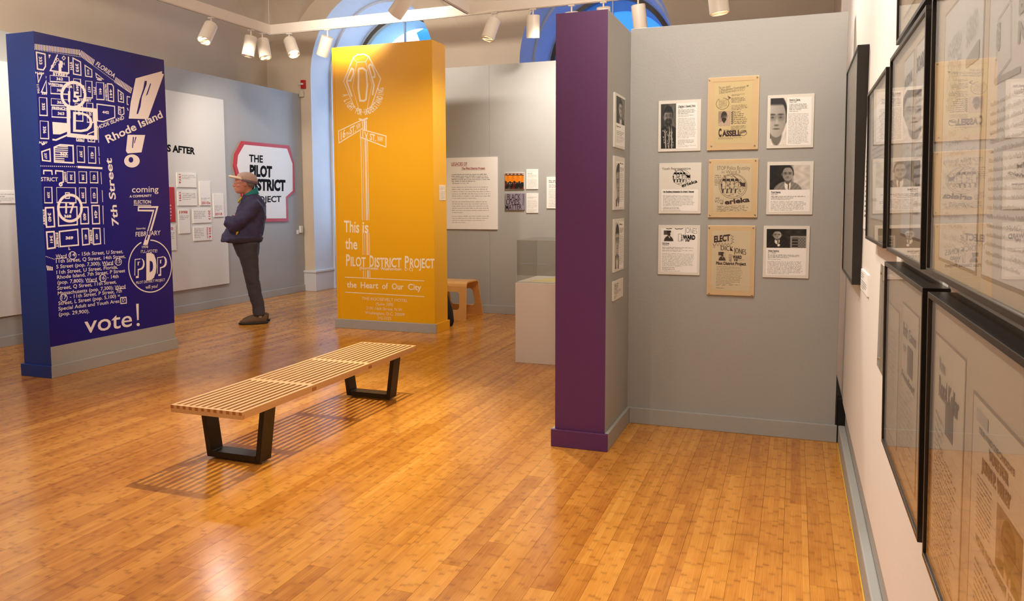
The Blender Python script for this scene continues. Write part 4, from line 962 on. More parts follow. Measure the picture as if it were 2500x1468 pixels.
# left wall: timeline panel, cards, red-edged sign
TL = (3.415, 390, 400); XW = -7.43
tp = thing('timeline_board', (-7.43, 7, .3), 'very large pale panel with black heading YEARS AFTER on the left display wall', 'panel')
boxo('board', (-7.4305, 4.6, .308), (-7.408, 8.90, 2.848), mat('pale_panel_paint', srgb(214, 212, 206), .5), tp, bevel=.002)
XP = -7.408
ta = Art(0, XP, (1, 0, 0), (3.67, 390, 130)); ta.text('YEARS AFTER', -116, 858, 316, 906, 60, INK, 'h', .045); ta.build('heading_print', tp)
GC = 'small white timeline cards on the pale panel'
def card(label, cs, txt, p, mode, fz, m=BOARD, tm=RED, cpl=26, nm='timeline_card'):
    r, a = panel(nm, label, 'card', GC, 0, XP+.012, (1, 0, 0), TL, cs, .0121, m)
    if txt: a.text(txt, *p, tm, mode, .022)
    for f in fz: a.fuzz(f[0], f[1], f[2], f[3], INKG if m is BOARD else BOARD, .55, cpl=cpl)
    a.build('print', r); return r, a
card('white timeline card lettered 1974, topmost left', [(142, 75), (303, 80), (306, 198), (146, 196)], '1974', (158, 86, 160, 164, 16), 'd', [((184, 90), (296, 94), (184, 128), 3)])
card('white timeline card lettered 1991, below the 1974 card', [(150, 226), (311, 230), (311, 348), (154, 350)], '1991', (160, 238, 162, 310, 16), 'd', [((190, 240), (300, 244), (190, 300), 4)])
card('tall white timeline card lettered 2010s', [(330, 147), (420, 150), (427, 346), (338, 348)], '2010s', (346, 338, 421, 336, 22), 'h', [((344, 282), (420, 280), (344, 306), 2)], cpl=18)
card('tall white timeline card lettered 2018, the rightmost', [(445, 250), (530, 250), (537, 442), (453, 445)], '2018', (459, 430, 520, 428, 20), 'h', [((458, 346), (522, 344), (458, 398), 4)], cpl=16)
card('tall white timeline card lettered 1998, below the 1991 card', [(158, 380), (250, 378), (256, 578), (163, 585)], '1998', (162, 416, 231, 414, 21), 'h', [((166, 428), (242, 426), (166, 470), 3)], cpl=18)
card('white timeline card lettered 2013', [(277, 377), (430, 375), (431, 490), (280, 496)], '2013', (404, 386, 408, 466, 16), 'd', [((284, 390), (384, 390), (286, 458), 5)])
r, a = panel('timeline_card', 'white timeline card lettered 2014 to PRESENT, the lowest', 'card', GC, 0, XP+.012, (1, 0, 0), TL, [(281, 525), (434, 519), (435, 635), (286, 645)], .0121, BOARD)
a.text('2014-', 410, 528, 412, 630, 15, RED, 'd', .025); a.text('PRESENT', 390, 530, 394, 624, 10, RED, 'd', .02); a.fuzz((288, 536), (372, 534), (290, 620), 6, INKG, .5, cpl=20); a.build('print', r)
card('red timeline card half hidden behind the blue block', [(20, 190), (122, 197), (132, 482), (26, 490)], None, None, 'h', [((84, 330), (96, 330), (88, 466), 5)], m=RED, cpl=4)
card('white timeline card under the red one, cut off by the blue block', [(20, 512), (134, 517), (141, 720), (24, 730)], '1970', (38, 552, 112, 552, 22), 'h', [((50, 566), (124, 568), (52, 640), 5)], cpl=18)
r, a = panel('text_panel', 'long white text strip low on the pale panel, left of the blue block', 'panel', None, 0, XP+.012, (1, 0, 0), (3.767, 0, 130), [(-200, 1266), (150, 1268), (150, 1384), (-200, 1380)], .0121, BOARD)
a.fuzz((-180, 1286), (130, 1290), (-180, 1300), 1, INK, .5, cpl=60, last=1); a.fuzz((-180, 1306), (40, 1308), (-180, 1322), 1, INK, .6, cpl=34, last=1); a.fuzz((-180, 1324), (134, 1326), (-180, 1368), 6, INKG, .5, cpl=80); a.build('print', r)
# the sign shaped like the district's outline
sg = thing('shaped_sign', (-7.43, 9.6, 1.0), 'white sign with red edge lettered THE PILOT DISTRICT PROJECT behind the man in the cap', 'sign')
T3 = (3.67, 390, 130)
def z3(p): return hit(390+p[0]/3.67, 130+p[1]/3.67, 0, -7.41)
outer = [(740, 787), (1160, 828), (1203, 990), (1210, 1243), (1145, 1300), (1152, 1508), (800, 1512), (665, 1010), (677, 905)]
inner = [(758, 820), (1140, 856), (1188, 992), (1190, 1232), (1128, 1288), (1132, 1480), (824, 1482), (692, 1008), (702, 916)]
def prism(name, pts, x0, x1, m):
    q = MB(); n = len(pts); A = [(x0, p.y, p.z) for p in pts]; B2 = [(x1, p.y, p.z) for p in pts]
    q.face(list(reversed(B2))); q.face(A)
    for i in range(n): q.face([A[i], B2[i], B2[(i+1) % n], A[(i+1) % n]])
    return q.build(name, m, sg)
tag(prism('sign_board', [z3(p) for p in outer], -7.43, -7.410, mat('sign_red', srgb(188, 36, 28), .45)), 'red edged board')
tag(prism('sign_face', [z3(p) for p in inner], -7.4101, -7.4065, BOARD), 'white face')
a = Art(0, -7.4065, (1, 0, 0), T3)
a.text('THE', 800, 972, 924, 980, 62, INK, 'h', .03); a.text('PILOT', 806, 1098, 1006, 1108, 92, INK, 'h', .055); a.text('DISTRICT', 790, 1224, 1126, 1230, 94, INK, 'h', .055); a.text('PROJECT', 800, 1338, 1088, 1332, 54, INK, 'h', .025)
a.build('sign_print', sg)
# devices on the pier
st = thing('fire_alarm_strobe', (-7.36, 10.75, 3.24), 'small red fire alarm strobe with clear lamp on the pier', 'fire alarm')
boxo('housing', (-7.395, 10.70, 3.232), (-7.325, 10.7505, 3.365), mat('alarm_red', srgb(178, 24, 20), .4), st, bevel=.004); boxo('strobe_lamp', (-7.415, 10.665, 3.285), (-7.34, 10.70, 3.315), mat('strobe_clear', srgb(206, 204, 200), .2), st, bevel=.006)
st = thing('sensor_box', (-7.40, 10.75, 3.11), 'small ivory sensor box at the top corner of the left display wall', 'sensor')
boxo('housing', (-7.425, 10.69, 3.10), (-7.355, 10.7505, 3.20), mat('ivory_plastic', srgb(200, 192, 170), .5), st, bevel=.012)
st = thing('wall_switch', (-7.43, 10.6, .95), 'small white wall switch low at the end of the left display wall', 'switch')
boxo('switch_plate', (-7.4305, 10.545, .93), (-7.42, 10.60, .995), BOARD, st, bevel=.002); boxo('control_box', (-7.4305, 10.61, .95), (-7.395, 10.67, 1.06), BOARDG, st, bevel=.003); boxo('rocker', (-7.42, 10.565, .95), (-7.415, 10.58, .975), BOARDG, st)

# ---------------------------------------------------------------- framed sheets on the right wall
def framed(label, y0, y1, z0, z1, tilt, content, depth=.04, fw_=.011):
    """y0 near edge, y1 far edge; front plane about .26, hung a little forward at the top"""
    xb = .293; xf = xb-depth+.0; name = 'picture_frame'
    r = thing(name, (xb, (y0+y1)/2, z0), label, 'picture frame', 'black framed sheets on the white right wall')
    def xf_(p):
        k = (p.z-z0)/(z1-z0); t = (xb-p.x)/depth
        return Vector((p.x-tilt*k*min(1, t*1.0), p.y, p.z))
    q = lambda a, b: (a, b)
    def bo(nm, a, b, m, bv=0):
        mb = MB(); mb.box(a, b); return mb.build(nm, m, r, bevel=bv, xf=xf_)
    bo('frame_rail', (xf, y0, z0), (xb-.0005, y1, z0+fw_), BLACKF, .001); bo('frame_rail', (xf, y0, z1-fw_), (xb-.0005, y1, z1), BLACKF, .001)
    bo('frame_stile', (xf, y0, z0+fw_), (xb-.0005, y0+fw_, z1-fw_), BLACKF, .001); bo('frame_stile', (xf, y1-fw_, z0+fw_), (xb-.0005, y1, z1-fw_), BLACKF, .001)
    mx = xf+.010
    bo('mat_board', (mx, y0+fw_-.002, z0+fw_-.002), (xb-.005, y1-fw_+.002, z1-fw_+.002), MATB)
    # u: 0 far edge .. 1 near edge, v: 0 top .. 1 bottom
    def P(u, v):
        z = z1-(z1-z0)*v; k = (z-z0)/(z1-z0); return Vector((mx-tilt*k*min(1, (xb-mx)/depth), y1-(y1-y0)*u, z))
    a = Art(0, 0, (-1, 0, 0), fn=P)
    content(a, r)
    a.build('print', r)
    g = MB(); gx = xf+.003
    g.box((gx, y0+fw_-.001, z0+fw_-.001), (gx+.0015, y1-fw_+.001, z1-fw_+.001)); g.build('glass_pane', GLASS, r, xf=xf_)
    return r
PF = mat('photocopy_grey', srgb(120, 104, 92), .6); FAINT = mat('faint_grey_print', srgb(176, 170, 160), .6)
def sheet(a, u0, v0, u1, v1, m=PAPERC):
    a.poly([(u0, v0), (u1, v0), (u1, v1), (u0, v1)], mat('mat_window_line', srgb(168, 146, 120), .7)); a.layer(.0002)
    a.poly([(u0+.008, v0+.01), (u1-.008, v0+.01), (u1-.008, v1-.01), (u0+.008, v1-.01)], m); a.layer(.0002)
def cA(a, r):
    sheet(a, .55, .10, .93, .62); sheet(a, .08, .10, .46, .62); a.fuzz((.6, .16), (.88, .16), (.6, .5), 14, INKG, .5, cpl=30); a.scribble((.12, .5), (.42, .42), (.12, .6), 3, .002, INKG, 1); a.scribble((.1, .66), (.9, .6), (.1, .94), 6, .0015, INKG, 2)
def cB(a, r):
    sheet(a, .1, .12, .9, .86, PAPERW); a.fuzz((.16, .2), (.84, .2), (.16, .5), 10, INKG, .4); a.poly([(.2, .72), (.5, .72), (.5, .74), (.2, .74)], INKG)
def cC(a, r):
    sheet(a, .34, .08, .62, .9, PAPERW); sheet(a, .68, .08, .93, .9, PAPERW); a.text('NATIONAL', .37, .22, .59, .21, .05, INK, 'h', .03); a.scribble((.36, .26), (.6, .24), (.36, .8), 12, .0012, INKG, 3); a.text('BOARD', .70, .2, .90, .2, .06, INK, 'h', .03); a.fuzz((.70, .26), (.90, .26), (.70, .8), 14, INKG, .5, cpl=24)
def cD(a, r):
    sheet(a, .10, .10, .50, .94, PAPERW); sheet(a, .54, .12, .97, .94, PAPERW)
    a.scribble((.15, .22), (.31, .20), (.15, .44), 12, .0014, FAINT, 8, .9); a.scribble((.35, .21), (.46, .19), (.35, .28), 4, .0014, FAINT, 9, .9); a.poly([(.353, .315), (.47, .285), (.47, .34), (.353, .34)], FAINT)
    a.scribble((.14, .5), (.47, .5), (.14, .9), 12, .0012, FAINT, 3)
    a.stroke([(.612, .28), (.69, .26), (.70, .40), (.60, .43), (.612, .28)], .002, FAINT); a.text('KEEP', .605, .29, .605, .36, .02, FAINT, 'd', .05); a.text('BLACK', .74, .31, .94, .31, .045, FAINT, 'h', .05); a.text('NOW', .74, .375, .90, .375, .045, FAINT, 'h', .05); a.poly([(.60, .425), (.76, .43), (.76, .445), (.60, .44)], FAINT)
    a.fuzz((.58, .47), (.94, .47), (.58, .9), 18, FAINT, .4, cpl=50)
def cE(a, r):
    sheet(a, .02, .21, .37, .90); sheet(a, .45, .14, .84, .90)
    a.scribble((.06, .34), (.32, .32), (.06, .86), 18, .0013, INKG, 11); a.text('Black', .49, .29, .60, .29, .06, PF, 'h', .02); a.text('Caucus', .63, .285, .79, .285, .05, PF, 'h', .02)
    a.poly([(.61, .31), (.73, .31), (.73, .44), (.61, .44)], PF); a.text('FOR', .50, .36, .57, .36, .03, PF); a.text('Freedom!', .48, .49, .78, .49, .035, PF, 'h', .02); a.scribble((.48, .52), (.80, .50), (.48, .86), 12, .0013, INKG, 12)
def cF(a, r):
    sheet(a, .025, .135, .35, .94); sheet(a, .415, .20, .955, .94)
    a.text('Votes', .085, .255, .155, .255, .045, FAINT, 'h', .03); a.text('Rosal Keller', .09, .345, .30, .345, .07, PF, 'h', .03)
    a.poly([(.17, .33), (.25, .33), (.25, .447), (.17, .447)], PF); a.scribble((.06, .40), (.16, .42), (.06, .52), 4, .0013, PF, 15); a.scribble((.06, .52), (.32, .54), (.06, .92), 20, .0014, BROWNINK, 14)
    a.poly([(.45, .235), (.53, .235), (.53, .27), (.45, .27)], mat('pale_stamp', srgb(206, 192, 176), .7)); a.text('YOUR WARD ONE CANDIDATE', .469, .297, .69, .297, .016, PF, 'h', .03); a.text('VOTE FOR', .541, .335, .66, .335, .026, PF, 'h', .06); a.text('JOHN P. WILEY', .496, .385, .675, .385, .032, PF, 'h', .06)
    a.fuzz((.47, .405), (.57, .405), (.47, .56), 12, BROWNINK, .4, cpl=26); a.text('VOTE NOVEMBER 13th', .47, .60, .72, .60, .02, PF, 'h', .03); a.fuzz((.47, .64), (.88, .64), (.47, .90), 14, BROWNINK, .4, cpl=60)
    a.photo((.60, .41), (.74, .41), (.74, .57), (.60, .57), lambda u, v: np.stack([portrait(.5, .42, .26, .32, .4, .7, .55, .2, .1, .55)(u, v)*c for c in (.9, .75, .62)], -1), 50, 60, r)
framed('tall black frame hanging furthest along the white wall, nearest the alcove', 3.95, 4.78, 1.055, 2.145, .010, cA)
framed('black framed sheet between the tall frame and the first large pane, middle row', 2.65, 3.30, 1.30, 1.846, .010, cB)
framed('black framed sheet mirroring the white boards, middle row centre', 1.875, 2.545, 1.30, 1.852, .010, cC)
framed('black framed sheet nearest the lens in the middle row, with map drawing', .95, 1.80, 1.30, 1.852, .010, cD)
framed('black framed handwritten sheets, left one of the lower row', 1.76, 2.485, .745, 1.272, .010, cE)
framed('black framed sheets lettered VOTE FOR JOHN P. WILEY, nearest in the lower row', .80, 1.695, .745, 1.272, .010, cF)
framed('black frame of the top row, cut off by the upper picture edge', 1.85, 2.505, 1.882, 2.43, .010, lambda a, r: sheet(a, .1, .1, .9, .9))
r = thing('caption_label', (.293, 3.71, 1.04), 'small white caption label below the tall black frame', 'label')
boxo('board', (.286, 3.535, 1.048), (.293, 3.885, 1.137), PAPERW, r)
a = Art(0, .286, (-1, 0, 0), fn=lambda u, v: Vector((.286, 3.885-.35*u, 1.137-.089*v))); a.fuzz((.08, .1), (.5, .1), (.08, .4), 3, INK, .5, cpl=20); a.fuzz((.08, .45), (.9, .45), (.08, .9), 4, INK, .5, cpl=40); a.build('print', r)
r = thing('text_panel', (.293, 3.55, 1.3), 'white text panel edge-on behind the tall black frame', 'panel')
boxo('board', (.287, 3.36, 1.32), (.293, 3.88, 1.815), BOARD, r)
a = Art(0, .287, (-1, 0, 0), fn=lambda u, v: Vector((.287, 3.88-.52*u, 1.815-.495*v))); a.fuzz((.1, .06), (.9, .06), (.1, .13), 1, INK, .9, cpl=22, last=.7); a.fuzz((.1, .2), (.9, .2), (.1, .9), 16, INK, .55); a.build('print', r)
r = thing('acrylic_mount', (.293, 2.75, .86), 'clear acrylic mount with a violet strip, low behind the lower frames', 'mount')
boxo('backing_board', (.2895, 2.50, .872), (.293, 3.01, 1.222), MATB, r); boxo('violet_strip', (.2885, 2.86, .95), (.2895, 2.92, 1.17), mat('violet_cloth', srgb(132, 122, 150), .7), r); boxo('acrylic_cover', (.283, 2.495, .868), (.2845, 3.015, 1.226), ACRYL, r)
for y in (2.965, 2.56):
    for z in (.90, 1.195): q = MB(); q.tube([(.2835, y, z), (.279, y, z)], .005, 10); q.build('screw', STEEL, r)
# ---------------------------------------------------------------- slatted bench
bx0, bx1, by0, by1, bz0, bz1 = -3.142, -2.671, 3.27, 5.28, .315, .355
be = thing('slatted_bench', (-2.9065, 4.275, 0), 'long pale maple slatted bench on black trapezoid legs, standing mid-floor', 'bench')
sw = .0205; pit = (bx1-bx0-sw)/11; zm = .337
for i in range(12):
    x = bx0+i*pit; q = MB(); q.box((x, by0, zm), (x+sw, by1, bz1)); q.box((x, by0+.0215, bz0), (x+sw, by1-.0215, zm)); slo = q.build('slat', MAPLE, be)
    q = MB(); q.box((x+.0005, by0-.0006, zm), (x+sw-.0005, by0+.001, bz1-.0006)); q.build('slat_end', MAPLE_END, slo)
for y0, y1 in ((by0, by0+.021), (3.905, 3.948), (4.564, 4.607), (by1-.021, by1)):
    q = MB(); mid = 3.5 < y0 < 5
    if mid:
        for i in range(11): q.box((bx0+i*pit+sw, y0, bz0+.002), (bx0+(i+1)*pit, y1, bz1-.001))
    else:
        q.box((bx0, y0, bz0), (bx1, y1, zm-.0004))
        for i in range(11): q.box((bx0+i*pit+sw, y0, zm-.0004), (bx0+(i+1)*pit, y1, bz1-.0005))
    q.build('cross_rail', MAPLE, be)
    if mid:
        for x in (bx1, bx0): boxo('tenon_end', (x-.0008, y0, bz0+.005), (x+.0008, y1, zm+.004), MAPLE_END, be)
    else:
        boxo('tenon_end', (bx1-.001, y0+.0005, bz0), (bx1+.0006, y1-.0005, zm), wood('maple_lap', srgb(212, 154, 98), srgb(196, 138, 84), .45), be)
for yc in (3.522, 5.002):
    y0, y1 = yc-.05, yc+.05; xc = (bx0+bx1)/2
    for s in (-1, 1):
        o1, i1, o0, i0 = xc+s*.222, xc+s*.190, xc+s*.180, xc+s*.148
        a, b, c, d = sorted((o0, i0))+sorted((o1, i1))
        q = MB(); q.hexa([(a, y0, .012), (b, y0, .012), (b, y1, .012), (a, y1, .012), (c, y0, bz0), (d, y0, bz0), (d, y1, bz0), (c, y1, bz0)])
        lg = q.build('leg', EBONY, be, bevel=.002)
        q = MB(); q.tube([(xc+s*.155, yc, 0), (xc+s*.155, yc, .012)], .012, 12); q.build('glide', STEEL, lg)
    boxo('floor_rail', (xc-.150, y0, .012), (xc+.150, y1, .046), EBONY, be, bevel=.002)

# ---------------------------------------------------------------- plinth with acrylic case
px_ = thing('display_plinth', (-1.95, 6.85, 0), 'white display plinth with a clear acrylic case, left of the purple wall end', 'plinth')
boxo('plinth_body', (-2.322, 6.55, 0), (-1.55, 7.15, .719), mat('plinth_white', srgb(224, 214, 202), .55), px_, bevel=.002)
boxo('deck', (-2.308, 6.564, .719), (-1.564, 7.136, .730), BOARD, px_)
cs = thing('acrylic_case', (-1.95, 6.85, .73), 'clear acrylic cover over the documents on the white plinth', 'case')
t_ = .005; X0, X1, Y0, Y1, Z0, Z1 = -2.314, -1.558, 6.558, 7.142, .7195, 1.102
for a, b in (((X0, Y0, Z0), (X1, Y0+t_, Z1)), ((X0, Y1-t_, Z0), (X1, Y1, Z1)), ((X0, Y0+t_, Z0), (X0+t_, Y1-t_, Z1)), ((X1-t_, Y0+t_, Z0), (X1, Y1-t_, Z1)), ((X0+t_, Y0+t_, Z1-t_), (X1-t_, Y1-t_, Z1))):
    boxo('acrylic_pane', a, b, ACRYL, cs)
EDGE = mat('acrylic_edge', srgb(226, 216, 200), .25)
for a, b in (((X0, Y0, Z0), (X0+.003, Y0+.003, Z1)), ((X0, Y0, Z1-.003), (X1, Y0+.003, Z1)), ((X0, Y0, Z1-.003), (X0+.003, Y1, Z1)), ((X0, Y1-.003, Z1-.003), (X1, Y1, Z1))):
    boxo('polished_edge', a, b, EDGE, cs)
YP = mat('yellow_folder_paper', srgb(246, 232, 160), .6)
dc = thing('open_folder', (-2.02, 6.85, .731), 'pale yellow open folder inside the acrylic case', 'folder')
q = MB(); q.hexa([(-2.19, 6.66, .731), (-1.93, 6.66, .731), (-1.86, 6.92, .731), (-2.07, 6.92, .731), (-2.19, 6.66, .735), (-1.93, 6.66, .735), (-1.86, 6.92, .735), (-2.07, 6.92, .735)]); q.build('page', YP, dc)
q = MB(); q.hexa([(-2.07, 6.93, .733), (-1.70, 6.93, .733), (-1.70, 6.97, .733), (-2.07, 6.97, .733), (-2.06, 7.0, .80), (-1.70, 7.0, .80), (-1.70, 7.004, .80), (-2.06, 7.004, .80)]); q.build('raised_cover', YP, dc)
dc = thing('paper_sheet', (-2.15, 6.75, .731), 'white sheet lying under the yellow folder in the acrylic case', 'paper')
q = MB(); q.hexa([(-2.28, 6.60, .7302), (-1.62, 6.60, .7302), (-1.62, 6.90, .7302), (-2.13, 6.90, .7302), (-2.28, 6.60, .731), (-1.62, 6.60, .731), (-1.62, 6.90, .731), (-2.13, 6.90, .731)]); q.build('sheet', PAPERC, dc)
dc = thing('brown_booklet', (-1.8, 6.7, .735), 'brown edged booklet beside the yellow folder in the acrylic case', 'booklet')
q = MB(); q.hexa([(-1.92, 6.63, .7312), (-1.64, 6.63, .7312), (-1.64, 6.86, .7312), (-1.84, 6.86, .7312), (-1.92, 6.63, .742), (-1.64, 6.63, .742), (-1.64, 6.86, .742), (-1.84, 6.86, .742)]); q.build('cover', mat('brown_cover', srgb(170, 104, 62), .6), dc)

# ---------------------------------------------------------------- bentwood stool behind the yellow block
sl = thing('bentwood_stool', (-3.97, 8.9, 0), 'bent plywood stool with cut-out sides behind the yellow block', 'stool')
path = [(8.635, 0), (8.640, .13), (8.641, .155), (8.650, .325), (8.652, .35), (8.655, .415), (8.662, .437), (8.680, .452), (8.71, .457), (8.97, .457), (9.00, .452), (9.02, .437), (9.032, .41), (9.050, .35), (9.058, .325), (9.119, .155), (9.128, .13), (9.18, 0)]
q = MB(); xs_ = [-4.25, -4.11, -4.085, -3.805, -3.78, -3.69]
for (ya, za), (yb, zb) in zip(path, path[1:]):
    lo, hi = min(za, zb), max(za, zb)
    for i in range(5):
        A, B_, C_, D_ = (xs_[i], ya, za), (xs_[i+1], ya, za), (xs_[i+1], yb, zb), (xs_[i], yb, zb)
        if hi <= .33 and lo >= .15 and i in (1, 2, 3): continue
        low = abs(lo-.13) < .001 and abs(hi-.155) < .001; top = abs(lo-.325) < .001 and abs(hi-.35) < .001
        if low or top:
            if i == 2: continue
            if i in (1, 3):
                keep_z = .13 if low else .35; side = 0 if i == 1 else 1
                P4 = [A, B_, C_, D_]; drop = [p for p in P4 if abs(p[2]-keep_z) > .001 and abs(p[0]-xs_[i+1-side]) < 1e-6][0]
                q.face([p for p in P4 if p != drop]); continue
        q.face([A, B_, C_, D_])
o = q.build('bent_shell', PLY, sl)
bpy.context.view_layer.objects.active = o
w = o.modifiers.new('weld', 'WELD'); w.merge_threshold = .0005
m_ = o.modifiers.new('thick', 'SOLIDIFY'); m_.thickness = .016; m_.offset = 1
bgp = hit(1102, 797, 2, 0)
bg_ = thing('black_bag', (bgp.x, bgp.y, 0), 'black cloth bag slumped behind the yellow block', 'bag')
q = MB(); q.tube([(bgp.x-.25, bgp.y+.10, .52), (bgp.x-.13, bgp.y+.06, .36), (bgp.x-.045, bgp.y+.02, .16), (bgp.x-.02, bgp.y, .05), (bgp.x-.02, bgp.y, .005)], [.03, .055, .055, .05, .03], 14)
q.build('bag_body', mat('black_cloth', srgb(24, 22, 24), .9, bump=.2, bscale=40), bg_, smooth=True)
q = MB(); q.tube([(bgp.x-.25, bgp.y+.10, .50), (bgp.x-.31, bgp.y+.12, .60), (bgp.x-.36, bgp.y+.12, .50)], .008, 8); q.build('strap', mat('black_cloth', (0, 0, 0, 1)), bg_, smooth=True)

# ---------------------------------------------------------------- lighting beams and lamps
ZB = 3.6; cor = Vector((-6.423, 8.656, ZB))
def beam(label, p0, p1):
    p0, p1 = Vector(p0), Vector(p1); d = (p1-p0).normalized(); s = Vector((-d.y, d.x, 0)); w = .028; h = .118
    r = thing('lighting_beam', ((p0.x+p1.x)/2, (p0.y+p1.y)/2, ZB), label, 'ceiling beam')
    def bar(nm, w, z0, z1, m):
        q = MB(); q.hexa([p0-s*w+Vector((0, 0, z0)), p0+s*w+Vector((0, 0, z0)), p1+s*w+Vector((0, 0, z0)), p1-s*w+Vector((0, 0, z0)), p0-s*w+Vector((0, 0, z1)), p0+s*w+Vector((0, 0, z1)), p1+s*w+Vector((0, 0, z1)), p1-s*w+Vector((0, 0, z1))]); return q.build(nm, m, r)
    bar('beam_body', w, 0, h, TRACKW); bar('light_track', .012, -.006, .0, TRACKW); bar('track_slot', .005, -.0065, -.006, DARK)
    return r
b1 = beam('white lighting beam running along the left side, with the glaring lamp', cor+Vector((0, -.029, 0)), (-6.47, -1.5, ZB))
b2 = beam('white lighting beam crossing the far end of the room', cor+Vector((-.028, 0, 0)), (.3, 8.50, ZB))
b3 = beam('white lighting beam running toward the camera over the yellow block', (-3.60, 8.528, ZB), (-3.55, -1.5, ZB))
b4 = beam('white lighting beam running toward the camera over the purple wall end', (-.66, 8.47, ZB), (-.60, -1.5, ZB))
def cable(x, y, label):
    z = 3.718
    r = thing('suspension_cable', (x, y, z), label, 'cable')
    q = MB(); q.tube([(x, y, z), (x, y, 4.74)], .004, 6); q.build('wire', mat('pale_cable', srgb(200, 196, 190), .5), r)
cable(cor.x, cor.y-.02, 'thin suspension cable at the corner of the two white beams')
cable(-4.5, 8.61, 'thin suspension cable above the crossing beam, left one'); cable(-1.75, 8.55, 'thin suspension cable above the crossing beam, right one')
CR = Vector((_R3[0], _R3[1], 0)).normalized(); CT = Vector((-_F2[0], -_F2[1], 0)).normalized()
def lamp(label, p, r_, t_, power, lens=LENSD, stem=.07, cone=55):
    rec = .012 if lens is LENS else .04
    p = Vector(p); th = thing('track_spotlight', p, label, 'spotlight', 'white cylinder spotlights on the ceiling beams')
    ax = (CR*r_+CT*t_+Vector((0, 0, -1))).normalized()
    boxo('track_adapter', (p.x-.035, p.y-.02, p.z-.018), (p.x+.035, p.y+.02, p.z-.006), TRACKW, th, bevel=.003)
    q = MB(); q.tube([p-Vector((0, 0, .015)), p-Vector((0, 0, stem+.03))], .009, 10); q.build('stem', TRACKW, th, smooth=True)
    c = p-Vector((0, 0, stem+.02)); R_ = .076; L_ = .25
    q = MB(); q.tube([c, c+ax*.003, c+ax*.012, c+ax*L_, c+ax*L_, c+ax*(L_-.05), c+ax*(L_-.052)], [R_*.8, R_*.95, R_, R_, R_-.006, R_-.007, R_*.3], 28, cap=True)
    o = q.build('barrel', LAMPW, th, smooth=True)
    e = o.modifiers.new('edge', 'EDGE_SPLIT'); e.split_angle = math.radians(40)
    q = MB(); q.tube([c+ax*(L_-rec), c+ax*(L_-rec-.002)], [R_-.0085]*2, 24); q.build('lens', lens, o)
    if power:
        s = spot('lamp_light', c+ax*(L_-.01), c+ax*3, power, cone); 
        s.parent = th; s.matrix_parent_inverse = Matrix.Translation(-p)
y_ = lambda v: cor.y+(v-cor.x)*(-.156/6.72)
lamp('glaring spotlight nearest on the left beam, its lens facing out', (-6.445, 7.58, ZB), -.22, .62, 90, LENS, .07, 150)
lamp('spotlight on the left beam hanging by a brass-toned stem', (-6.44, 8.29, ZB), -.16, .14, 40)
lamp('spotlight just left of the beam corner, leaning right', (-6.43, 8.50, ZB), .20, .22, 40)
lamp('bright spotlight just right of the beam corner, aimed right', (-6.13, y_(-6.13), ZB), .44, .62, 28, LENS)
lamp('spotlight partly behind the top left corner of the yellow block', (-5.55, y_(-5.55), ZB), -.42, -.35, 16)
lamp('spotlight leaning left with lit rim, right of the yellow block', (-3.29, y_(-3.29), ZB), -.34, .24, 50, LENSD, .06)
lamp('spotlight hanging straight down, left of the purple wall end', (-2.82, y_(-2.82), ZB), 0, -.18, 40, LENSD, .05)
lamp('spotlight mostly hidden behind the purple top, left one', (-2.37, y_(-2.37), ZB), .1, -.4, 30, LENSD, .06)
lamp('spotlight mostly hidden behind the purple top, right one', (-2.01, y_(-2.01), ZB), .1, -.4, 30, LENSD, .04)
p10 = hit(1558, -6, 1, 8.54)
lamp('spotlight in front of the right arched window, right of the purple top', (p10.x, 8.54, ZB), .14, -.12, 40, LENSD, .05)
lamp('spotlight cut by the upper picture edge above the alcove wall', (-.63, 6.5, ZB-.006), .12, .05, 50, LENSD, .42)
lamp('spotlight cut by the upper picture edge above the yellow block, aimed left', (-3.57, 7.0, ZB-.006), -.85, -.45, 50, LENSD, .12)

# ---------------------------------------------------------------- the visitor
PO = hit(641, 788, 2, 0)
PV = Vector((PO.x, PO.y, 0)); vd = PV.normalized(); PFd = Vector((-vd.y, vd.x, 0)); PFd = (PFd*1.0+vd*-.02).normalized(); PS = Vector((-PFd.y, PFd.x, 0))
def L(f, s, z): return PV+PFd*f+PS*s+Vector((0, 0, z))
man = thing('person', (PV.x, PV.y, 0), 'standing man with folded arms in navy jacket, dark jeans and beige cap', 'person')
class Body(MB):
    def limb(s, pts, rad, seg=16): s.tube([L(*p) for p in pts], rad, seg)
    def slab(s, rows, seg=22, yaw=0, m=None):
        """rows of (f, s, z, rf, rs): horizontal oval sections; tilt = rise toward the front"""
        rings = []
        for row in rows:
            f, sd, z, rf, rs = row[:5]; tl = row[5] if len(row) > 5 else 0; n = len(s.v); rings.append(n)
            for k in range(seg):
                a = 2*math.pi*k/seg; ff = math.cos(a); s.v.append(tuple(L(f+rf*ff, sd+rs*math.sin(a), z+tl*ff)))
        for a, b in zip(rings, rings[1:]):
            for k in range(seg): s.f.append((a+k, a+(k+1) % seg, b+(k+1) % seg, b+k)); s.mi.append(s._m(m))
        s.f.append(tuple(rings[0]+k for k in reversed(range(seg)))); s.mi.append(s._m(m)); s.f.append(tuple(rings[-1]+k for k in range(seg))); s.mi.append(s._m(m))
    def blob(s, f, sd, z, rf, rs, rz, tl=0):
        s.slab([(f, sd, z+rz*math.sin(math.radians(t)), max(.001, rf*math.cos(math.radians(t))), max(.001, rs*math.cos(math.radians(t))), tl) for t in (-88, -65, -45, -25, 0, 25, 45, 65, 88)], 16)
def fuse(o, vox, it=4):
    m = o.modifiers.new('fuse', 'REMESH'); m.mode = 'VOXEL'; m.voxel_size = vox; m.use_smooth_shade = True
    s = o.modifiers.new('soft', 'SMOOTH'); s.factor = .5; s.iterations = it
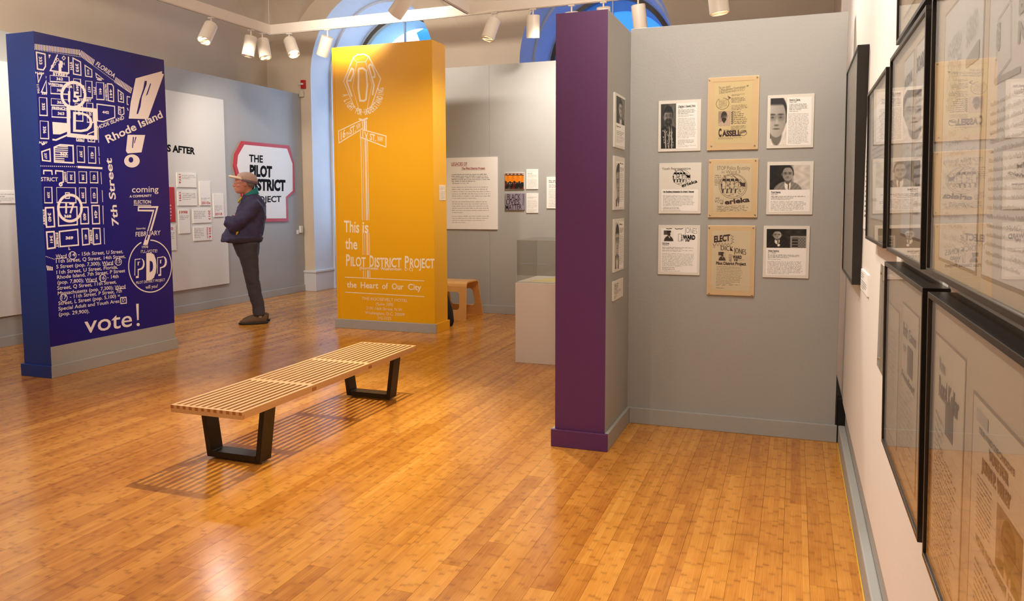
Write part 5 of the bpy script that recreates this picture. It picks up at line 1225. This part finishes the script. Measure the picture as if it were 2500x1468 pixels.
def folds(o, strength, size):
    tx = bpy.data.textures.new('cloth_folds', 'CLOUDS'); tx.noise_scale = size; tx.noise_depth = 2
    d = o.modifiers.new('folds', 'DISPLACE'); d.texture = tx; d.strength = strength; d.mid_level = .5; d.texture_coords = 'LOCAL'
SKIN = mat('skin', srgb(198, 128, 104), .5, bump=.05, bscale=120, var=.06, vscale=14)
NAVY = mat('navy_jacket_cloth', srgb(56, 50, 84), .75, bump=.35, bscale=14, var=.08, vscale=4)
JEAN = mat('dark_trouser_cloth', srgb(56, 50, 54), .85, bump=.25, bscale=22, var=.12, vscale=5)
# one continuous body: head, neck, torso, arms, hands with fingers, legs
b = Body()
b.slab([(.135, 0, 1.545, .045, .040), (.16, 0, 1.555, .075, .052, -.01), (.168, 0, 1.58, .088, .064, -.008), (.160, 0, 1.62, .100, .072), (.155, 0, 1.66, .104, .077), (.150, 0, 1.70, .106, .080), (.145, 0, 1.735, .100, .078), (.138, 0, 1.768, .078, .064), (.135, 0, 1.785, .04, .035)])
b.blob(.235, 0, 1.572, .028, .026, .022); b.limb([(.246, 0, 1.695), (.262, 0, 1.668), (.282, 0, 1.642), (.276, 0, 1.632), (.255, 0, 1.630)], [.010, .012, .013, .012, .012], 10)
for s in (-1, 1): b.blob(.266, s*.012, 1.634, .010, .009, .008)
b.blob(.262, 0, 1.608, .014, .024, .006); b.blob(.258, 0, 1.594, .014, .022, .006); b.blob(.248, 0, 1.702, .016, .055, .009)
for s in (-1, 1): b.blob(.148, s*.080, 1.655, .020, .010, .033); b.blob(.215, s*.045, 1.635, .03, .02, .02)
b.limb([(.085, 0, 1.45), (.105, 0, 1.52), (.130, 0, 1.60)], [.066, .058, .056])
b.slab([(.14, 0, .93, .11, .16), (.13, 0, 1.05, .11, .15), (.10, 0, 1.2, .11, .15), (.08, 0, 1.38, .11, .17), (.07, 0, 1.46, .08, .15), (.08, 0, 1.50, .06, .08)])
for s in (-1, 1):
    b.limb([(.15, s*.09, .95), (.125, s*.09, .75), (.10, s*.09, .52), (.055, s*.09, .33), (.02, s*.09, .09), (.03, s*.09, .05)], [.085, .072, .052, .052, .036, .036])
    b.limb([(-.01, s*.09, .045), (.08, s*.09, .042), (.16, s*.09, .038)], [(.018, .022), (.018, .026), (.012, .024)])
arm_l = [(.04, .175, 1.42), (.14, .225, 1.30), (.285, .215, 1.175), (.30, .08, 1.20), (.27, -.06, 1.24)]
arm_r = [(.04, -.175, 1.42), (.14, -.225, 1.30), (.29, -.20, 1.19), (.31, -.07, 1.195), (.255, .06, 1.215)]
for P_, sg_ in ((arm_l, -1), (arm_r, 1)):
    b.limb(P_, [.045, .042, .038, .033, .026])
    e = P_[-1]; pd = (.004, sg_*.05, .012)
    b.limb([e, (e[0]-.005, e[1]+sg_*.05, e[2]+.014), (e[0]-.02, e[1]+sg_*.09, e[2]+.02)], [(.018, .030), (.015, .042), (.012, .036)])
    for k, ln in enumerate((.062, .074, .070, .056)):
        z = e[2]+.048-k*.021; x0 = (e[0]-.018, e[1]+sg_*.085, z)
        b.limb([x0, (x0[0]-.012, x0[1]+sg_*ln*.5, z-.002), (x0[0]-.034, x0[1]+sg_*ln*.85, z-.004)], [.0095, .009, .007], 8)
    b.limb([(e[0], e[1]+sg_*.02, e[2]+.03), (e[0]+.012, e[1]+sg_*.045, e[2]+.055), (e[0]+.008, e[1]+sg_*.07, e[2]+.068)], [.011, .010, .008], 8)
bo_ = b.build('body', SKIN, man, smooth=True); fuse(bo_, .0055, 2)
# eyes
for s in (-1, 1):
    q = Body(); q.blob(.236, s*.032, 1.668, .009, .012, .009); q.build('eye', mat('eye_white', srgb(210, 200, 190), .2), man, smooth=True)
# grey hair below the cap
q = Body(); q.slab([(.095, 0, 1.625, .052, .070), (.098, 0, 1.655, .062, .080), (.112, 0, 1.69, .080, .0855), (.118, 0, 1.71, .082, .086)]); q.build('hair', mat('grey_hair', srgb(128, 118, 110), .8, bump=.4, bscale=90), man, smooth=True)
# jacket
j = Body()
j.slab([(.185, 0, .985, .19, .19, .0), (.190, 0, 1.02, .215, .20, .0), (.165, 0, 1.10, .205, .20), (.125, 0, 1.20, .190, .20), (.095, 0, 1.30, .175, .205), (.082, 0, 1.38, .165, .21), (.075, 0, 1.45, .135, .195), (.08, 0, 1.50, .105, .14), (.09, 0, 1.535, .085, .09)], 30)
j.slab([(.36, 0, .985, .075, .14), (.33, 0, 1.06, .09, .15), (.27, 0, 1.14, .10, .16)], 20)
for P_, s in ((arm_l, 1), (arm_r, -1)):
    j.limb([(.055, s*.15, 1.455)]+P_[:1]+[P_[1], ((P_[1][0]+P_[2][0])/2, s*.235, 1.235), P_[2], P_[3], P_[4]], [.055, .078, .083, .080, .080, .062, .048], 18)
j.limb([(.29, .235, 1.155), (.345, .225, 1.20), (.335, .19, 1.27)], [.05, .062, .05])
jo = j.build('jacket', NAVY, man, smooth=True); fuse(jo, .010, 3); folds(jo, .040, .11)
q = Body(); q.slab([(.180, 0, .968, .188, .188, .0), (.182, 0, .975, .205, .198, .0), (.182, 0, 1.02, .222, .206, .0), (.175, 0, 1.03, .205, .195)], 30); q.build('waistband', mat('dark_knit', srgb(50, 38, 46), .9, bump=.3, bscale=60), man, smooth=True)
# teal collar, yellow lining and the yellow pull at the pocket
q = Body(); q.slab([(.090, 0, 1.505, .098, .094, -.036), (.092, 0, 1.53, .088, .082, -.042), (.094, 0, 1.572, .084, .074, -.050), (.098, 0, 1.570, .070, .064, -.046)], 26)
co_ = q.build('collar', mat('teal_collar', srgb(22, 122, 120), .7), man, smooth=True)
q = Body(); q.limb([(.235, .055, 1.435), (.212, .06, 1.475), (.190, .06, 1.505)], [(.008, .012), (.010, .014), (.006, .008)], 8); q.build('lining', mat('yellow_lining', srgb(206, 178, 40), .6), man, smooth=True)
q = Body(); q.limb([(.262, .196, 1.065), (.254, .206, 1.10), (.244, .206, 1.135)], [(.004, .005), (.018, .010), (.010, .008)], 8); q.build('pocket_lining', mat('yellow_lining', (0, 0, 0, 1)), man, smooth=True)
# trousers
t = Body()
t.slab([(.140, 0, .80, .120, .165), (.150, 0, .90, .142, .175), (.155, 0, .97, .155, .185), (.155, 0, 1.06, .150, .180)], 26)
for s in (-1, 1): t.limb([(.150, s*.085, .96), (.138, s*.09, .84), (.122, s*.092, .72), (.108, s*.095, .56), (.075, s*.095, .36), (.045, s*.092, .22), (.035, s*.09, .105)], [(.135, .098), (.120, .094), (.104, .088), (.083, .078), (.078, .072), (.074, .066), (.074, .064)], 20)
to = t.build('trousers', JEAN, man, smooth=True); fuse(to, .010, 3); folds(to, .022, .10)
# shoes
SHO = mat('brown_suede', srgb(98, 74, 52), .85, bump=.3, bscale=90); SOL = mat('black_rubber_sole', srgb(26, 22, 20), .7)
for s, df in ((1, 0), (-1, -.03)):
    sh = Body(); sd = s*.09
    sh.limb([(-.045+df, sd, .055), (0+df, sd, .062), (.06+df, sd, .06), (.13+df, sd, .05), (.20+df, sd, .042), (.255+df, sd, .032)], [(.042, .032), (.058, .040), (.056, .042), (.042, .048), (.030, .048), (.014, .026)], 16)
    so = sh.build('shoe', SHO, man, smooth=True)
    q = Body(); q.slab([(.105+df, sd, .001, .160, .046), (.105+df, sd, .008, .168, .052), (.105+df, sd, .024, .168, .052), (.105+df, sd, .030, .160, .046)], 24); q.build('sole', SOL, so, smooth=True)
    q = Body(); q.limb([(.025+df, sd, .08), (.032+df, sd, .125)], [.042, .038], 12); q.build('sock', mat('pale_sock', srgb(206, 196, 186), .9), man, smooth=True)
# cap with brim
CAPM = mat('beige_cap_cloth', srgb(188, 160, 146), .85, bump=.15, bscale=40, var=.05)
c = Body(); c.slab([(.122, 0, 1.690, .112, .0905, .022), (.122, 0, 1.712, .118, .094, .020), (.125, 0, 1.745, .112, .089, .012), (.130, 0, 1.775, .088, .070, .006), (.132, 0, 1.792, .050, .040), (.132, 0, 1.797, .012, .01)], 26)
c.build('cap_crown', CAPM, man, smooth=True)
q = Body(); q.slab([(.205, 0, 1.706, .106, .074, .024), (.212, 0, 1.714, .120, .084, .028), (.214, 0, 1.728, .122, .080, .026), (.210, 0, 1.740, .108, .070, .020)], 26); q.build('cap_brim', mat('pale_cap_brim', srgb(226, 206, 180), .85), man, smooth=True)
q = Body(); q.slab([(.120, 0, 1.672, .112, .089, .024), (.120, 0, 1.676, .1155, .0925, .024), (.120, 0, 1.700, .118, .094, .022), (.120, 0, 1.702, .112, .09, .022)], 26); q.build('cap_band', mat('mauve_cap_band', srgb(118, 98, 108), .85), man, smooth=True)
WIRE = mat('spectacle_wire', srgb(190, 190, 180), .3, .8)
q = Body(); q.limb([(.268, .03, 1.675), (.262, .055, 1.676), (.235, .074, 1.677), (.16, .084, 1.672)], .0022, 6)
for s in (-1, 1): q.limb([(.270-.0*k, s*.033+.019*math.cos(k*math.pi/6), 1.664+.015*math.sin(k*math.pi/6)) for k in range(13)], .0020, 6)
q.build('spectacles', WIRE, man, smooth=True)
